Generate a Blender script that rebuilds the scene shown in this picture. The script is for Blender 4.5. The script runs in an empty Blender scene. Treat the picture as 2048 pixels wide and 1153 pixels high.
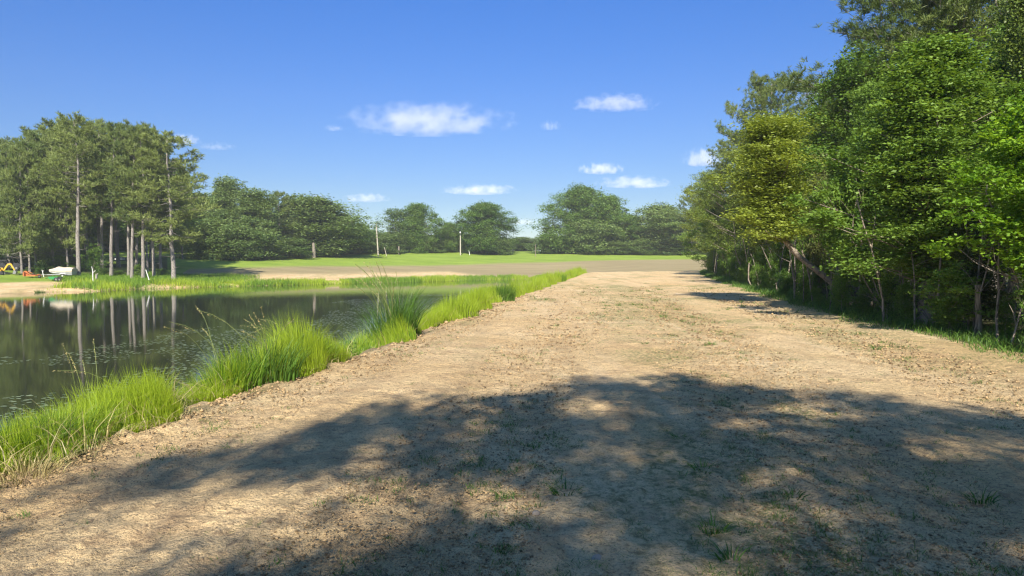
import bpy, bmesh, math, random
import numpy as np
from mathutils import Vector, Matrix
R_ = math.radians
scene = bpy.context.scene
COL = scene.collection

# ------------------------------------------------------------------ camera, sky, sun, exposure
F = 1365.3                                  # focal length in pixels of a 2048 wide frame (24 mm on 36 mm)
EYE = 1.75
HOR = 524.0                                 # horizon row
cam_d = bpy.data.cameras.new("camera")
cam_d.lens = 24.0; cam_d.sensor_width = 36.0; cam_d.clip_start = 0.05; cam_d.clip_end = 60000.0
cam = bpy.data.objects.new("camera", cam_d); COL.objects.link(cam)
cam.location = (0, 0, EYE)
cam.rotation_euler = (R_(90 - 2.2), 0, 0)
scene.camera = cam

SUN_EL, SUN_TH = 37.0, 1.5                  # elevation; heading in which shadows run (degrees right of the view)
TRAVEL = Vector((math.sin(R_(SUN_TH)) * math.cos(R_(SUN_EL)), math.cos(R_(SUN_TH)) * math.cos(R_(SUN_EL)), -math.sin(R_(SUN_EL))))
world = bpy.data.worlds.new("World"); scene.world = world; world.use_nodes = True
wn = world.node_tree.nodes; wn.clear()
wo = wn.new("ShaderNodeOutputWorld"); wb = wn.new("ShaderNodeBackground"); sky = wn.new("ShaderNodeTexSky")
sky.sky_type = 'NISHITA'; sky.sun_disc = False
sky.sun_elevation = R_(SUN_EL); sky.sun_rotation = R_(180 + SUN_TH)
sky.air_density = 1.0; sky.dust_density = 0.0; sky.ozone_density = 3.2; sky.altitude = 0
hs = wn.new("ShaderNodeHueSaturation"); hs.inputs['Saturation'].default_value = 1.12
hs.inputs['Hue'].default_value = 0.504
gm_ = wn.new("ShaderNodeGamma"); gm_.inputs['Gamma'].default_value = 1.12
world.node_tree.links.new(sky.outputs[0], gm_.inputs['Color'])
world.node_tree.links.new(gm_.outputs[0], hs.inputs['Color'])
# the lower sky of the place is a deeper blue than the model's: tint by height; overhead, out of view, brightened to fill the shade
tcw = wn.new("ShaderNodeTexCoord"); spz = wn.new("ShaderNodeSeparateXYZ"); cr = wn.new("ShaderNodeValToRGB"); mw = wn.new("ShaderNodeMix")
mw.data_type = 'RGBA'; mw.blend_type = 'MULTIPLY'; mw.inputs[0].default_value = 1.0
els = cr.color_ramp.elements
els[0].position = 0.0; els[0].color = (.42, .43, .50, 1); els[1].position = 1.0; els[1].color = (1.7, 1.55, 1.35, 1)
for p_, c_ in ((.09, (.455, .46, .54, 1)), (.225, (.54, .60, .76, 1)), (.35, (.52, .70, .94, 1)), (.6, (1.35, 1.3, 1.2, 1))):
    e_ = els.new(p_); e_.color = c_
wl = world.node_tree.links
wl.new(tcw.outputs['Generated'], spz.inputs[0]); wl.new(spz.outputs[2], cr.inputs[0]); wl.new(hs.outputs[0], mw.inputs[6]); wl.new(cr.outputs[0], mw.inputs[7])
wl.new(mw.outputs[2], wb.inputs[0])
wb.inputs[1].default_value = 0.075
world.node_tree.links.new(wb.outputs[0], wo.inputs[0])
sun_d = bpy.data.lights.new("sun", 'SUN'); sun_d.energy = 5.0; sun_d.angle = R_(0.55); sun_d.color = (1.0, 0.93, 0.82)
sun = bpy.data.objects.new("sun", sun_d); COL.objects.link(sun)
sun.rotation_euler = TRAVEL.to_track_quat('-Z', 'Y').to_euler()
vs = scene.view_settings
vs.view_transform = 'Standard'; vs.look = 'None'; vs.exposure = 0.93; vs.gamma = 1.0; vs.use_curve_mapping = False
cy = scene.cycles
cy.max_bounces = 7; cy.diffuse_bounces = 3; cy.glossy_bounces = 3; cy.transmission_bounces = 4
cy.volume_bounces = 3; cy.transparent_max_bounces = 8
cy.use_denoising = True
cy.denoising_input_passes = 'RGB_ALBEDO_NORMAL'; cy.denoising_prefilter = 'ACCURATE'
cy.pixel_filter_type = 'BLACKMAN_HARRIS'; cy.filter_width = 1.25
cy.sample_clamp_indirect = 6.0
cy.volume_step_rate = 2.0
cy.use_fast_gi = False

# ------------------------------------------------------------------ numpy noise
_tab = np.random.RandomState(7).rand(256, 256)
def vnoise(x, y, seed=0):
    x = np.asarray(x, float) + seed * 17.31; y = np.asarray(y, float) + seed * 9.77
    xi = np.floor(x).astype(int); yi = np.floor(y).astype(int)
    fx = x - xi; fy = y - yi
    fx = fx * fx * (3 - 2 * fx); fy = fy * fy * (3 - 2 * fy)
    a = _tab[xi % 256, yi % 256]; b = _tab[(xi + 1) % 256, yi % 256]
    c = _tab[xi % 256, (yi + 1) % 256]; d = _tab[(xi + 1) % 256, (yi + 1) % 256]
    return (a * (1 - fx) + b * fx) * (1 - fy) + (c * (1 - fx) + d * fx) * fy
def fbm(x, y, seed=0, o=4):
    v = 0; a = 0.5; f = 1.0; t = 0
    for i in range(o):
        v = v + a * vnoise(x * f, y * f, seed + i * 3); t += a; a *= 0.5; f *= 2.03
    return v / t
def sstep(a, b, x):
    t = np.clip((x - a) / (b - a), 0, 1); return t * t * (3 - 2 * t)

# ------------------------------------------------------------------ terrain
A = R_(8.6); CA, SA = math.cos(A), math.sin(A)   # heading of the embankment
WATER_Z = -1.85
SH = -7.6                                        # near shore, metres left of the embankment's axis
def st(x, y): return x * CA - y * SA, x * SA + y * CA
def xy(s, t): return s * CA + t * SA, -s * SA + t * CA
far_px = [(-260, 592), (-120, 590), (0, 588), (60, 586), (110, 584), (200, 583), (260, 579), (320, 577), (400, 575), (480, 573), (560, 571), (640, 569), (760, 566), (900, 562), (1000, 559.5), (1060, 559)]
POND = [((px - 1024) / F * (3.6 * F / (py - HOR)), 3.6 * F / (py - HOR)) for px, py in far_px]
POND += [(7.0, 131.0), (10.2, 126.0)]
for t_ in (118, 100, 80, 60, 45, 35, 27, 20, 15, 10, 5, 0, -8, -20, -45):
    POND.append(xy(SH + 0.35 * math.sin(t_ * 0.9) + 0.25 * math.sin(t_ * 2.3), t_))
POND += [(-40, -60), (-110, -50), (-140, 0), (-130, 60)]
PN = np.array(POND)
def pond_dist(x, y):
    x = np.asarray(x, float); y = np.asarray(y, float)
    d = np.full(x.shape, 1e9); ins = np.zeros(x.shape, bool)
    n = len(PN)
    for i in range(n):
        ax, ay = PN[i]; bx, by = PN[(i + 1) % n]
        ex, ey = bx - ax, by - ay
        h = np.clip(((x - ax) * ex + (y - ay) * ey) / (ex * ex + ey * ey), 0, 1)
        d = np.minimum(d, np.hypot(x - ax - h * ex, y - ay - h * ey))
        c = ((ay > y) != (by > y)) & (x < (bx - ax) * (y - ay) / (by - ay + 1e-12) + ax)
        ins ^= c
    return np.where(ins, -d, d)
def terrain(x, y, detail=False):
    x = np.asarray(x, float); y = np.asarray(y, float)
    k = -0.6 * np.clip(x, -110, 0)
    L = np.interp(y + k, [-1e4, 100, 118, 150, 190, 230, 250, 300, 420, 1e4], [0, 0, .1, .65, 2.35, 4.95, 5.6, 5.0, 1.0, 1.0])
    d = pond_dist(x, y)
    s, t = st(x, y)
    near = sstep(-12, -9.5, s) * (1 - sstep(104, 124, y))
    Pn = 0.78 * d
    Pf = np.interp(d, [0, 1.5, 18, 38, 60, 150], [0, .35, 1.45, 3.3, 5.0, 13])
    P = WATER_Z + np.where(d > 0, Pn * near + Pf * (1 - near), 0.35 * d)
    z = np.minimum(L, P)
    z = np.maximum(z, -3.4)
    z = z - 0.12 * np.exp(-np.abs(L - P) / 0.35) * (d > 0)       # rounds the shoulder of the bank
    z = z + (fbm(x * .13, y * .13, 3, 3) - .5) * 0.16 * sstep(0, 6, d)
    return z
EDGE_Y = [-60, 0, 12, 20, 32, 58, 90, 114, 135, 170]; EDGE_X = [9.3, 9.2, 9.2, 10.0, 12.1, 17.8, 25.3, 31.5, 40, 60]
def wood_edge(y): return np.interp(y, EDGE_Y, EDGE_X)
def ground_z(x, y): return float(terrain(np.array([x]), np.array([y]))[0])
def at_px(px, D): return (px - 1024) / F * D
def z_at(py, D): return EYE - (py - HOR) / F * D

# ------------------------------------------------------------------ object helpers
def tag(o, label=None, cat=None, group=None, kind=None):
    if label: o['label'] = label
    if cat: o['category'] = cat
    if group: o['group'] = group
    if kind: o['kind'] = kind
    return o
def link(name, mesh, mats=None, parent=None, loc=(0, 0, 0)):
    if mats is not None and not mesh.materials:
        for m in (mats if isinstance(mats, (list, tuple)) else [mats]): mesh.materials.append(m)
    o = bpy.data.objects.new(name, mesh); COL.objects.link(o); o.location = loc
    if parent: o.parent = parent
    return o
def empty(name, loc, rz=0.0, scale=(1, 1, 1)):
    o = bpy.data.objects.new(name, None); COL.objects.link(o)
    o.location = loc; o.rotation_euler = (0, 0, rz); o.scale = scale; o.empty_display_size = 0.3
    return o
def np_mesh(name, V, Fq, tint=None, smooth=False, col=None):
    me = bpy.data.meshes.new(name)
    V = np.ascontiguousarray(V, np.float32); Fq = np.ascontiguousarray(Fq, np.int32); k = Fq.shape[1]
    me.vertices.add(len(V)); me.vertices.foreach_set("co", V.ravel())
    me.loops.add(Fq.size); me.loops.foreach_set("vertex_index", Fq.ravel())
    me.polygons.add(len(Fq)); me.polygons.foreach_set("loop_start", np.arange(0, Fq.size, k, dtype=np.int32))
    if smooth: me.polygons.foreach_set("use_smooth", np.ones(len(Fq), bool))
    if tint is not None:
        a = me.attributes.new("tint", 'FLOAT', 'FACE'); a.data.foreach_set("value", np.ascontiguousarray(tint, np.float32))
    if col is not None:
        a = me.attributes.new("zone", 'FLOAT_COLOR', 'POINT'); a.data.foreach_set("color", np.ascontiguousarray(col, np.float32).ravel())
    me.update(calc_edges=True)
    return me

class MB:                                   # collects boxes, tubes and prisms into ONE mesh
    def __init__(s): s.bm = bmesh.new()
    def box(s, c, size, rot=None, bevel=0.0):
        r = bmesh.ops.create_cube(s.bm, size=1.0)['verts']
        M = Matrix.Translation(c) @ (rot.to_4x4() if rot is not None else Matrix.Identity(4)) @ Matrix.Diagonal((*size, 1))
        bmesh.ops.transform(s.bm, matrix=M, verts=r)
        if bevel:
            es = list({e for v in r for e in v.link_edges})
            bmesh.ops.bevel(s.bm, geom=es, offset=bevel, segments=2, affect='EDGES')
        return s
    def rod(s, a, b, r1, r2=None, n=10):
        a = Vector(a); b = Vector(b); d = b - a; r2 = r1 if r2 is None else r2
        v = bmesh.ops.create_cone(s.bm, cap_ends=True, segments=n, radius1=r1, radius2=r2, depth=d.length)['verts']
        M = Matrix.Translation((a + b) / 2) @ d.to_track_quat('Z', 'Y').to_matrix().to_4x4()
        bmesh.ops.transform(s.bm, matrix=M, verts=v); return s
    def prism(s, pts, y0, y1):              # outline in xz, extruded along y
        vs0 = [s.bm.verts.new((p[0], y0, p[1])) for p in pts]; vs1 = [s.bm.verts.new((p[0], y1, p[1])) for p in pts]
        s.bm.faces.new(vs0); s.bm.faces.new(vs1[::-1]); n = len(pts)
        for i in range(n): s.bm.faces.new((vs0[i], vs1[i], vs1[(i + 1) % n], vs0[(i + 1) % n]))
        return s
    def loft(s, rings):
        vr = [[s.bm.verts.new(p) for p in r] for r in rings]; n = len(rings[0])
        for a, b in zip(vr[:-1], vr[1:]):
            for i in range(n): s.bm.faces.new((a[i], a[(i + 1) % n], b[(i + 1) % n], b[i]))
        s.bm.faces.new(vr[0][::-1]); s.bm.faces.new(vr[-1]); return s
    def build(s, name, mat, parent=None, loc=(0, 0, 0), smooth=False):
        bmesh.ops.recalc_face_normals(s.bm, faces=s.bm.faces)
        me = bpy.data.meshes.new(name); s.bm.to_mesh(me); s.bm.free()
        if smooth:
            for p in me.polygons: p.use_smooth = True
        return link(name, me, mat, parent, loc)

# ------------------------------------------------------------------ materials
def nm(name):
    m = bpy.data.materials.new(name); m.use_nodes = True; nt = m.node_tree; nt.nodes.clear()
    out = nt.nodes.new("ShaderNodeOutputMaterial")
    return m, nt, out
def nd(nt, t, **kw):
    n = nt.nodes.new(t)
    for k, v in kw.items():
        if k.startswith('i_'):
            key = k[2:]; key = int(key) if key.isdigit() else key.replace('_', ' ')
            n.inputs[key].default_value = v
        else: setattr(n, k, v)
    return n
def mix(nt, fac, a, b, blend='MIX'):
    n = nt.nodes.new("ShaderNodeMix"); n.data_type = 'RGBA'; n.blend_type = blend
    for sock, v in ((n.inputs[0], fac), (n.inputs[6], a), (n.inputs[7], b)):
        if hasattr(v, 'is_output'): nt.links.new(v, sock)
        elif isinstance(v, (int, float)): sock.default_value = v
        else: sock.default_value = (*v, 1)
    return n.outputs[2]
def mth(nt, op, a, b=0.0, c=None, clamp=False):
    n = nt.nodes.new("ShaderNodeMath"); n.operation = op; n.use_clamp = clamp
    for i, v in enumerate((a, b) if c is None else (a, b, c)):
        if hasattr(v, 'is_output'): nt.links.new(v, n.inputs[i])
        else: n.inputs[i].default_value = v
    return n.outputs[0]
def ramp(nt, src, lo, hi):
    n = nt.nodes.new("ShaderNodeMapRange"); n.inputs[1].default_value = lo; n.inputs[2].default_value = hi
    nt.links.new(src, n.inputs[0]); return n.outputs[0]
def noise(nt, vec, scale, detail=3, rough=.55):
    n = nt.nodes.new("ShaderNodeTexNoise"); n.inputs['Scale'].default_value = scale
    n.inputs['Detail'].default_value = detail; n.inputs['Roughness'].default_value = rough
    if vec is not None: nt.links.new(vec, n.inputs['Vector'])
    return n.outputs[0]

def foliage_mat(name, c_dark, c_light, transl=0.35, rough=.45, spec=.3):
    m, nt, out = nm(name)
    at = nd(nt, "ShaderNodeAttribute", attribute_name="tint")
    oi = nt.nodes.new("ShaderNodeObjectInfo")
    f = mth(nt, 'MULTIPLY_ADD', oi.outputs['Random'], 0.6, -0.3)
    f = mth(nt, 'ADD', at.outputs['Fac'], f, clamp=True)
    c = mix(nt, f, c_dark, c_light)
    p = nd(nt, "ShaderNodeBsdfPrincipled"); nt.links.new(c, p.inputs['Base Color'])
    p.inputs['Roughness'].default_value = rough; p.inputs['Specular IOR Level'].default_value = spec
    tr = nd(nt, "ShaderNodeBsdfTranslucent")
    c2 = mix(nt, 1.0, c, (1.25, 1.15, 0.45), 'MULTIPLY'); nt.links.new(c2, tr.inputs[0])
    ms = nd(nt, "ShaderNodeMixShader"); ms.inputs[0].default_value = transl
    nt.links.new(p.outputs[0], ms.inputs[1]); nt.links.new(tr.outputs[0], ms.inputs[2])
    nt.links.new(ms.outputs[0], out.inputs[0]); return m
def plain(name, col, rough=.6, metal=0.0, var=.25, scale=6.0, bump=0.0, dark=None):
    m, nt, out = nm(name)
    tc = nt.nodes.new("ShaderNodeTexCoord")
    n = noise(nt, tc.outputs['Object'], scale, 5, .65)
    d = dark or tuple(c * (1 - var) for c in col)
    c = mix(nt, ramp(nt, n, .35, .65), d, col)
    p = nd(nt, "ShaderNodeBsdfPrincipled"); nt.links.new(c, p.inputs['Base Color'])
    p.inputs['Roughness'].default_value = rough; p.inputs['Metallic'].default_value = metal
    if bump:
        b = nd(nt, "ShaderNodeBump"); b.inputs['Strength'].default_value = bump; b.inputs['Distance'].default_value = .03
        nt.links.new(n, b.inputs['Height']); nt.links.new(b.outputs[0], p.inputs['Normal'])
    nt.links.new(p.outputs[0], out.inputs[0]); return m
def bark_mat(name, c1, c2):
    m, nt, out = nm(name)
    tc = nt.nodes.new("ShaderNodeTexCoord")
    mp = nd(nt, "ShaderNodeMapping"); mp.inputs['Scale'].default_value = (1, 1, .28); nt.links.new(tc.outputs['Object'], mp.inputs[0])
    n1 = noise(nt, mp.outputs[0], 14, 5, .7); n2 = noise(nt, tc.outputs['Object'], 1.3, 3)
    v = nd(nt, "ShaderNodeTexVoronoi"); v.feature = 'DISTANCE_TO_EDGE'; v.inputs['Scale'].default_value = 9; nt.links.new(mp.outputs[0], v.inputs['Vector'])
    c = mix(nt, ramp(nt, n1, .35, .68), c1, c2)
    c = mix(nt, ramp(nt, n2, .4, .75), c, tuple(k * .65 for k in c2))
    c = mix(nt, ramp(nt, v.outputs['Distance'], 0.0, .08), tuple(k * .45 for k in c1), c)
    p = nd(nt, "ShaderNodeBsdfPrincipled"); nt.links.new(c, p.inputs['Base Color']); p.inputs['Roughness'].default_value = .9
    b = nd(nt, "ShaderNodeBump"); b.inputs['Strength'].default_value = .7; b.inputs['Distance'].default_value = .04
    nt.links.new(v.outputs['Distance'], b.inputs['Height']); nt.links.new(b.outputs[0], p.inputs['Normal'])
    nt.links.new(p.outputs[0], out.inputs[0]); return m

M = {}
M['oak'] = foliage_mat("oak leaves", (.065, .135, .022), (.18, .28, .05), .3)
M['far'] = foliage_mat("grey green leaves", (.09, .155, .04), (.205, .28, .08), .3)
M['pine'] = foliage_mat("pine needles", (.085, .135, .03), (.24, .29, .075), .25, .5)
M['gum'] = foliage_mat("glossy green leaves", (.055, .13, .02), (.20, .315, .05), .38, .5, .2)
M['willow'] = foliage_mat("yellow green leaves", (.15, .21, .03), (.33, .40, .065), .4)
M['bright'] = foliage_mat("bright lime leaves", (.13, .26, .02), (.32, .50, .045), .45, .5, .2)
M['cedar'] = foliage_mat("dull olive leaves", (.05, .08, .02), (.15, .17, .045), .25)
M['olive'] = foliage_mat("olive green leaves", (.065, .11, .018), (.20, .27, .045), .35)
M['shrub'] = foliage_mat("shrub leaves", (.05, .12, .018), (.17, .28, .045), .35)
M['bark_pine'] = bark_mat("pine bark", (.19, .165, .14), (.37, .335, .29))
M['bark_grey'] = bark_mat("grey bark", (.16, .13, .10), (.33, .28, .22))
M['bark_tan'] = bark_mat("tan bark", (.22, .175, .13), (.40, .335, .25))
M['grass'] = foliage_mat("green grass blades", (.08, .18, .014), (.26, .41, .04), .4)
M['sedge'] = foliage_mat("yellow green sedge", (.19, .29, .02), (.42, .54, .045), .45)
M['dark_grass'] = foliage_mat("deep green grass", (.04, .105, .015), (.15, .27, .04), .35)
M['straw'] = foliage_mat("straw stems", (.22, .20, .08), (.48, .40, .18), .2)
M['stalk'] = foliage_mat("green stems", (.12, .17, .04), (.30, .34, .12), .2)
M['debris'] = foliage_mat("grass clippings", (.04, .04, .018), (.20, .16, .08), .1)  # dry bits, coloured dark to stand for clod shadows as well

# ------------------------------------------------------------------ foliage builders (numpy)
def unit(v): return v / (np.linalg.norm(v, axis=-1, keepdims=True) + 1e-9)
def rdir(rng, n): return unit(rng.normal(size=(n, 3)))
def leaf_quads(P, size, rng, up=.6, aspect=.62, tintv=None, axis=None):
    n = len(P)
    nrm = rdir(rng, n); nrm[:, 2] = np.abs(nrm[:, 2]) + up; nrm = unit(nrm)
    a = rdir(rng, n) if axis is None else unit(axis + .5 * rdir(rng, n))
    a = unit(a - nrm * np.sum(a * nrm, 1, keepdims=True)); b = np.cross(nrm, a)
    L = (size * (.65 + .7 * rng.rand(n)))[:, None]
    droop = np.array([0, 0, -1.0]) * L * .12
    V = np.stack([P - a * L * .5, P + b * L * aspect * .5 - a * L * .05, P + a * L * .5 + droop, P - b * L * aspect * .5 - a * L * .05], 1).reshape(-1, 3)
    Fq = np.arange(4 * n).reshape(n, 4)
    return V, Fq
def tube(path, radii, n=7):
    path = np.array(path, float); k = len(path); V = []
    tang = np.gradient(path, axis=0); tang = unit(tang)
    ref = np.array([0.0, 1.0, 0.13]); 
    for i in range(k):
        u = np.cross(tang[i], ref); u /= np.linalg.norm(u) + 1e-9; w = np.cross(tang[i], u)
        ang = np.arange(n) * 2 * math.pi / n
        V.append(path[i] + radii[i] * (np.cos(ang)[:, None] * u + np.sin(ang)[:, None] * w))
    V = np.concatenate(V); Fq = []
    for i in range(k - 1):
        for j in range(n):
            Fq.append((i * n + j, i * n + (j + 1) % n, (i + 1) * n + (j + 1) % n, (i + 1) * n + j))
    return V, np.array(Fq)
def merge(parts):
    Vs, Fs, o = [], [], 0
    for V, Fq in parts: Vs.append(V); Fs.append(Fq + o); o += len(V)
    return np.concatenate(Vs), np.concatenate(Fs)
def limb(a, b, r0, r1, rng, sag=.12, k=6, n=6):
    a = np.array(a, float); b = np.array(b, float); L = np.linalg.norm(b - a); t = np.linspace(0, 1, k)
    p = a + (b - a) * t[:, None]
    off = rng.normal(size=3) * L * .06; off[2] -= L * sag
    p = p + off * (np.sin(t * math.pi))[:, None] + rng.normal(size=(k, 3)) * L * .012 * (t * (1 - t) * 4)[:, None]
    return tube(p, r0 + (r1 - r0) * t ** .8, n)

def profile(kind, u):
    if kind == 'round': return math.sqrt(max(0.02, 1 - (2 * u - .85) ** 2 / 1.35))
    if kind == 'oval': return math.sqrt(max(0.02, 1 - (2 * u - 1) ** 2 * .96))
    if kind == 'column': return min(1, .75 + u * .9) * min(1, (1 - u) * 2.1 + .12)
    if kind == 'umbrella': return min(1, .35 + u * 1.2) * math.sqrt(max(.02, 1 - u ** 3.5))
    if kind == 'cone': return (1 - u) * .9 + .1
    return 1

PROTO = {}
def broadleaf(key, H, R, cb, kind, n_cl, n_sub, n_leaf, size, seed, mat, bark='bark_grey', rc=None, flat=.85, trunk_r=None,
              bend=(0, 0), up=.06, lumpy=.25, fill=.35, spine=None, stems=1):
    rng = np.random.RandomState(seed)
    tr = trunk_r or H * .02
    k = 9; tt = np.linspace(0, 1, k); top = H * .86
    if spine is None:
        wob = np.cumsum(rng.normal(size=(k, 2)) * H * .009, 0); wob[0] = 0
        sp = np.stack([wob[:, 0] + bend[0] * tt ** 1.6, wob[:, 1] + bend[1] * tt ** 1.6, top * tt - .15], 1)
    else:
        sp = np.array([[np.interp(t, np.linspace(0, 1, len(spine)), [q[i] for q in spine]) for i in range(3)] for t in tt])
    parts = [tube(sp, tr * (1.35 - .35 * np.minimum(tt * 8, 1)) * (1 - .82 * tt), 9)]
    def spine_at(z):
        zz = sp[:, 2]; return np.array([np.interp(z, zz, sp[:, 0]), np.interp(z, zz, sp[:, 1]), z])
    rc = rc or R * .34
    Ps, T = [], []
    th = rng.rand() * 6
    lump = [rng.rand() * 6.28, rng.rand() * 6.28]
    for i in range(n_cl):
        u = (i + rng.rand()) / n_cl
        z = cb + (H - cb - rc * .4) * u
        th += 2.399 + rng.normal() * .3
        pr = R * profile(kind, u) * (1 - lumpy + lumpy * (math.sin(th * 2 + lump[0]) * .5 + math.sin(th * 3 + u * 5 + lump[1]) * .5))
        inner = rng.rand() < fill
        rr = pr * (rng.rand() * .6 if inner else .72 + .26 * rng.rand())
        ctr = spine_at(min(z, top)); ctr = np.array([ctr[0] + math.cos(th) * max(rr - rc * .5, 0), ctr[1] + math.sin(th) * max(rr - rc * .5, 0), z])
        st_ = spine_at(max(cb * .75, min(top * .97, z - rr * (.45 + .3 * rng.rand()))))
        if not inner or rng.rand() < .4:
            parts.append(limb(st_, ctr, max(tr * .36 * (1 - u * .6), .012), max(tr * .06, .006), rng, sag=.06, k=5, n=5))
        c_t = rng.rand() * .45
        rcl = rc * (.7 + .6 * rng.rand())
        ds = rdir(rng, n_sub); ds[:, 2] *= .7
        sub = ctr + ds * rcl * (.45 + .55 * rng.rand(n_sub, 1) ** .5)
        sr = rcl * .36
        for q in sub:
            off = rng.normal(size=(n_leaf, 3)) * sr * np.array([.62, .62, .62 * flat]) * (.6 + .8 * rng.rand())
            Ps.append(q + off); T.append(np.clip(c_t + rng.rand(n_leaf) * .45 + rng.rand() * .15, 0, 1))
            
    P = np.concatenate(Ps); T = np.concatenate(T)
    keep = P[:, 2] > .05; P = P[keep]; T = T[keep]
    V, Fq = leaf_quads(P, size, rng, up)
    H = float(np.percentile(V[:, 2], 99.7)); R = float(np.percentile(np.abs(V[:, 0] - np.median(V[:, 0])), 96))
    crown = np_mesh(key + " crown", V, Fq, T); crown.materials.append(M[mat])
    V, Fq = merge(parts); trunk = np_mesh(key + " trunk", V, Fq, smooth=True); trunk.materials.append(M[bark])
    PROTO[key] = (trunk, crown, H, R)

def pine(key, H, R, cb, nb, nt_, nn, nl, nw, seed, mat='pine', bark='bark_pine', lean=0.0, tr=None, dead=6, droop=.0, top_round=1.0):
    rng = np.random.RandomState(seed)
    tr = tr or H * .0115
    k = 12; tt = np.linspace(0, 1, k)
    wob = np.cumsum(rng.normal(size=(k, 2)) * H * .004, 0); wob[0] = 0
    sp = np.stack([wob[:, 0] + lean * tt, wob[:, 1], (H - .3) * tt - .15], 1)
    parts = [tube(sp, tr * (1.25 - .25 * np.minimum(tt * 10, 1)) * (1 - .85 * tt ** 1.3), 9)]
    def at(z): return np.array([np.interp(z, sp[:, 2], sp[:, 0]), np.interp(z, sp[:, 2], sp[:, 1]), z])
    C, D_, T = [], [], []
    th = rng.rand() * 6
    for i in range(nb):
        u = (i + rng.rand()) / nb
        z = cb + (H - cb) * u * .97
        th += 2.399 + rng.normal() * .4
        ln = R * (min(1, .45 + u * 1.6) * (1 - u ** 2.6) ** .6 + .12) * (.55 + .5 * rng.rand())
        rise = ln * (.05 + .5 * u + rng.normal() * .12) - droop * ln
        a = at(z); b = a + np.array([math.cos(th) * ln, math.sin(th) * ln, rise])
        parts.append(limb(a, b, max(.05 * (1 - u * .7) * H / 22, .015), .012, rng, sag=.1, k=5, n=5))
        n = max(4, int(nt_ * (.4 + ln / R)))
        w = .35 + .65 * rng.rand(n) ** .7
        side = np.array([-math.sin(th), math.cos(th), 0])
        off = side * (rng.normal(size=(n, 1)) * ln * .2 * w[:, None]) + np.array([0, 0, 1]) * (np.abs(rng.normal(size=(n, 1))) * ln * .07) + rng.normal(size=(n, 3)) * .12
        cc = a + (b - a) * w[:, None] + off - np.array([0, 0, 1]) * (np.sin(w * math.pi) * ln * .1)[:, None]
        C.append(cc); D_.append(np.tile(unit((b - a)[None])[0] * .5 + np.array([0, 0, .6]), (n, 1))); T.append(np.full(n, rng.rand() * .3) + rng.rand(n) * .3)
        for q in cc[:3]: parts.append(limb(a + (b - a) * .5, q, .018, .008, rng, .03, 3, 4))
    for i in range(dead):
        z = cb * (.35 + .6 * rng.rand()); th = rng.rand() * 6.28; ln = R * (.15 + .3 * rng.rand())
        parts.append(limb(at(z), at(z) + np.array([math.cos(th) * ln, math.sin(th) * ln, ln * .15]), .03, .01, rng, .05, 4, 4))
    C = np.concatenate(C); D_ = np.concatenate(D_); T = np.concatenate(T); N = len(C)
    dirs = unit(np.repeat(D_, nn, 0) + rdir(rng, N * nn) * .95)
    base = np.repeat(C, nn, 0) + rng.normal(size=(N * nn, 3)) * nl * .12
    L = nl * (.6 + .7 * rng.rand(N * nn, 1))
    side = unit(np.cross(dirs, rdir(rng, N * nn))) * nw
    V = np.stack([base - side * .35, base + side * .35, base + dirs * L * .6 + side * .5, base + dirs * L - side * .1], 1).reshape(-1, 3)
    Fq = np.arange(len(V)).reshape(-1, 4)
    R = float(np.percentile(np.abs(V[:, 0]), 97))
    crown = np_mesh(key + " crown", V, Fq, np.clip(np.repeat(T, nn) + rng.rand(N * nn) * .4, 0, 1)); crown.materials.append(M[mat])
    V, Fq = merge(parts); trunk = np_mesh(key + " trunk", V, Fq, smooth=True); trunk.materials.append(M[bark])
    PROTO[key] = (trunk, crown, H, R)

def plant(name, key, x, y, rz, sc, label, cat, group=None, z=None, sink=0.05):
    sc = sc if isinstance(sc, tuple) else (sc, sc, sc)
    e = empty(name, (x, y, (ground_z(x, y) if z is None else z) - sink), rz, sc)
    t, c, _, _ = PROTO[key]
    link('trunk' if name.endswith('tree') else 'stem', t, None, e); link('crown' if name.endswith('tree') else 'foliage', c, None, e)
    tag(e, label, cat, group); return e
def plant_px(name, key, px, D, top_py, half_w_px, label, cat, group=None, rz=0, zbase=None):
    """a tree whose crown top and half width are given as real sizes read off at its distance"""
    x = at_px(px, D); gz = ground_z(x, D) if zbase is None else zbase
    _, _, H, R = PROTO[key]
    h = z_at(top_py, D) - gz; r = half_w_px / F * D
    return plant(name, key, x, D, rz, (r / R, r / R, h / H), label, cat, group, z=gz)

def blades(P, h, w, lean_dir, lean, rng, k=4):
    """grass blades: base points, heights, widths, lean azimuth, lean amount (fraction of height)"""
    n = len(P); tt = np.linspace(0, 1, k)
    az = rng.rand(n) * 6.28
    side = np.stack([np.cos(az), np.sin(az), np.zeros(n)], 1)
    ld = np.stack([np.cos(lean_dir), np.sin(lean_dir), np.zeros(n)], 1)
    V = np.zeros((n, k, 2, 3))
    for i, t in enumerate(tt):
        c = P + ld * (lean * h * t ** 2)[:, None] + np.array([0, 0, 1]) * (h * (t - .35 * np.minimum(lean, 1.6) * t ** 2.5))[:, None]
        ww = w * (1 - t ** 1.5 * .93)
        V[:, i, 0] = c - side * ww[:, None] * .5; V[:, i, 1] = c + side * ww[:, None] * .5
    base = np.arange(n)[:, None] * (2 * k)
    Fq = np.concatenate([base + np.array([[2 * i, 2 * i + 1, 2 * i + 3, 2 * i + 2]]) for i in range(k - 1)], 1).reshape(-1, 4)
    return V.reshape(-1, 3), Fq
def blade_mesh(name, P, h, w, ld, lean, rng, tint, k=4):
    V, Fq = blades(P, h, w, ld, lean, rng, k)
    return np_mesh(name, V, Fq, np.repeat(tint, k - 1))

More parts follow.
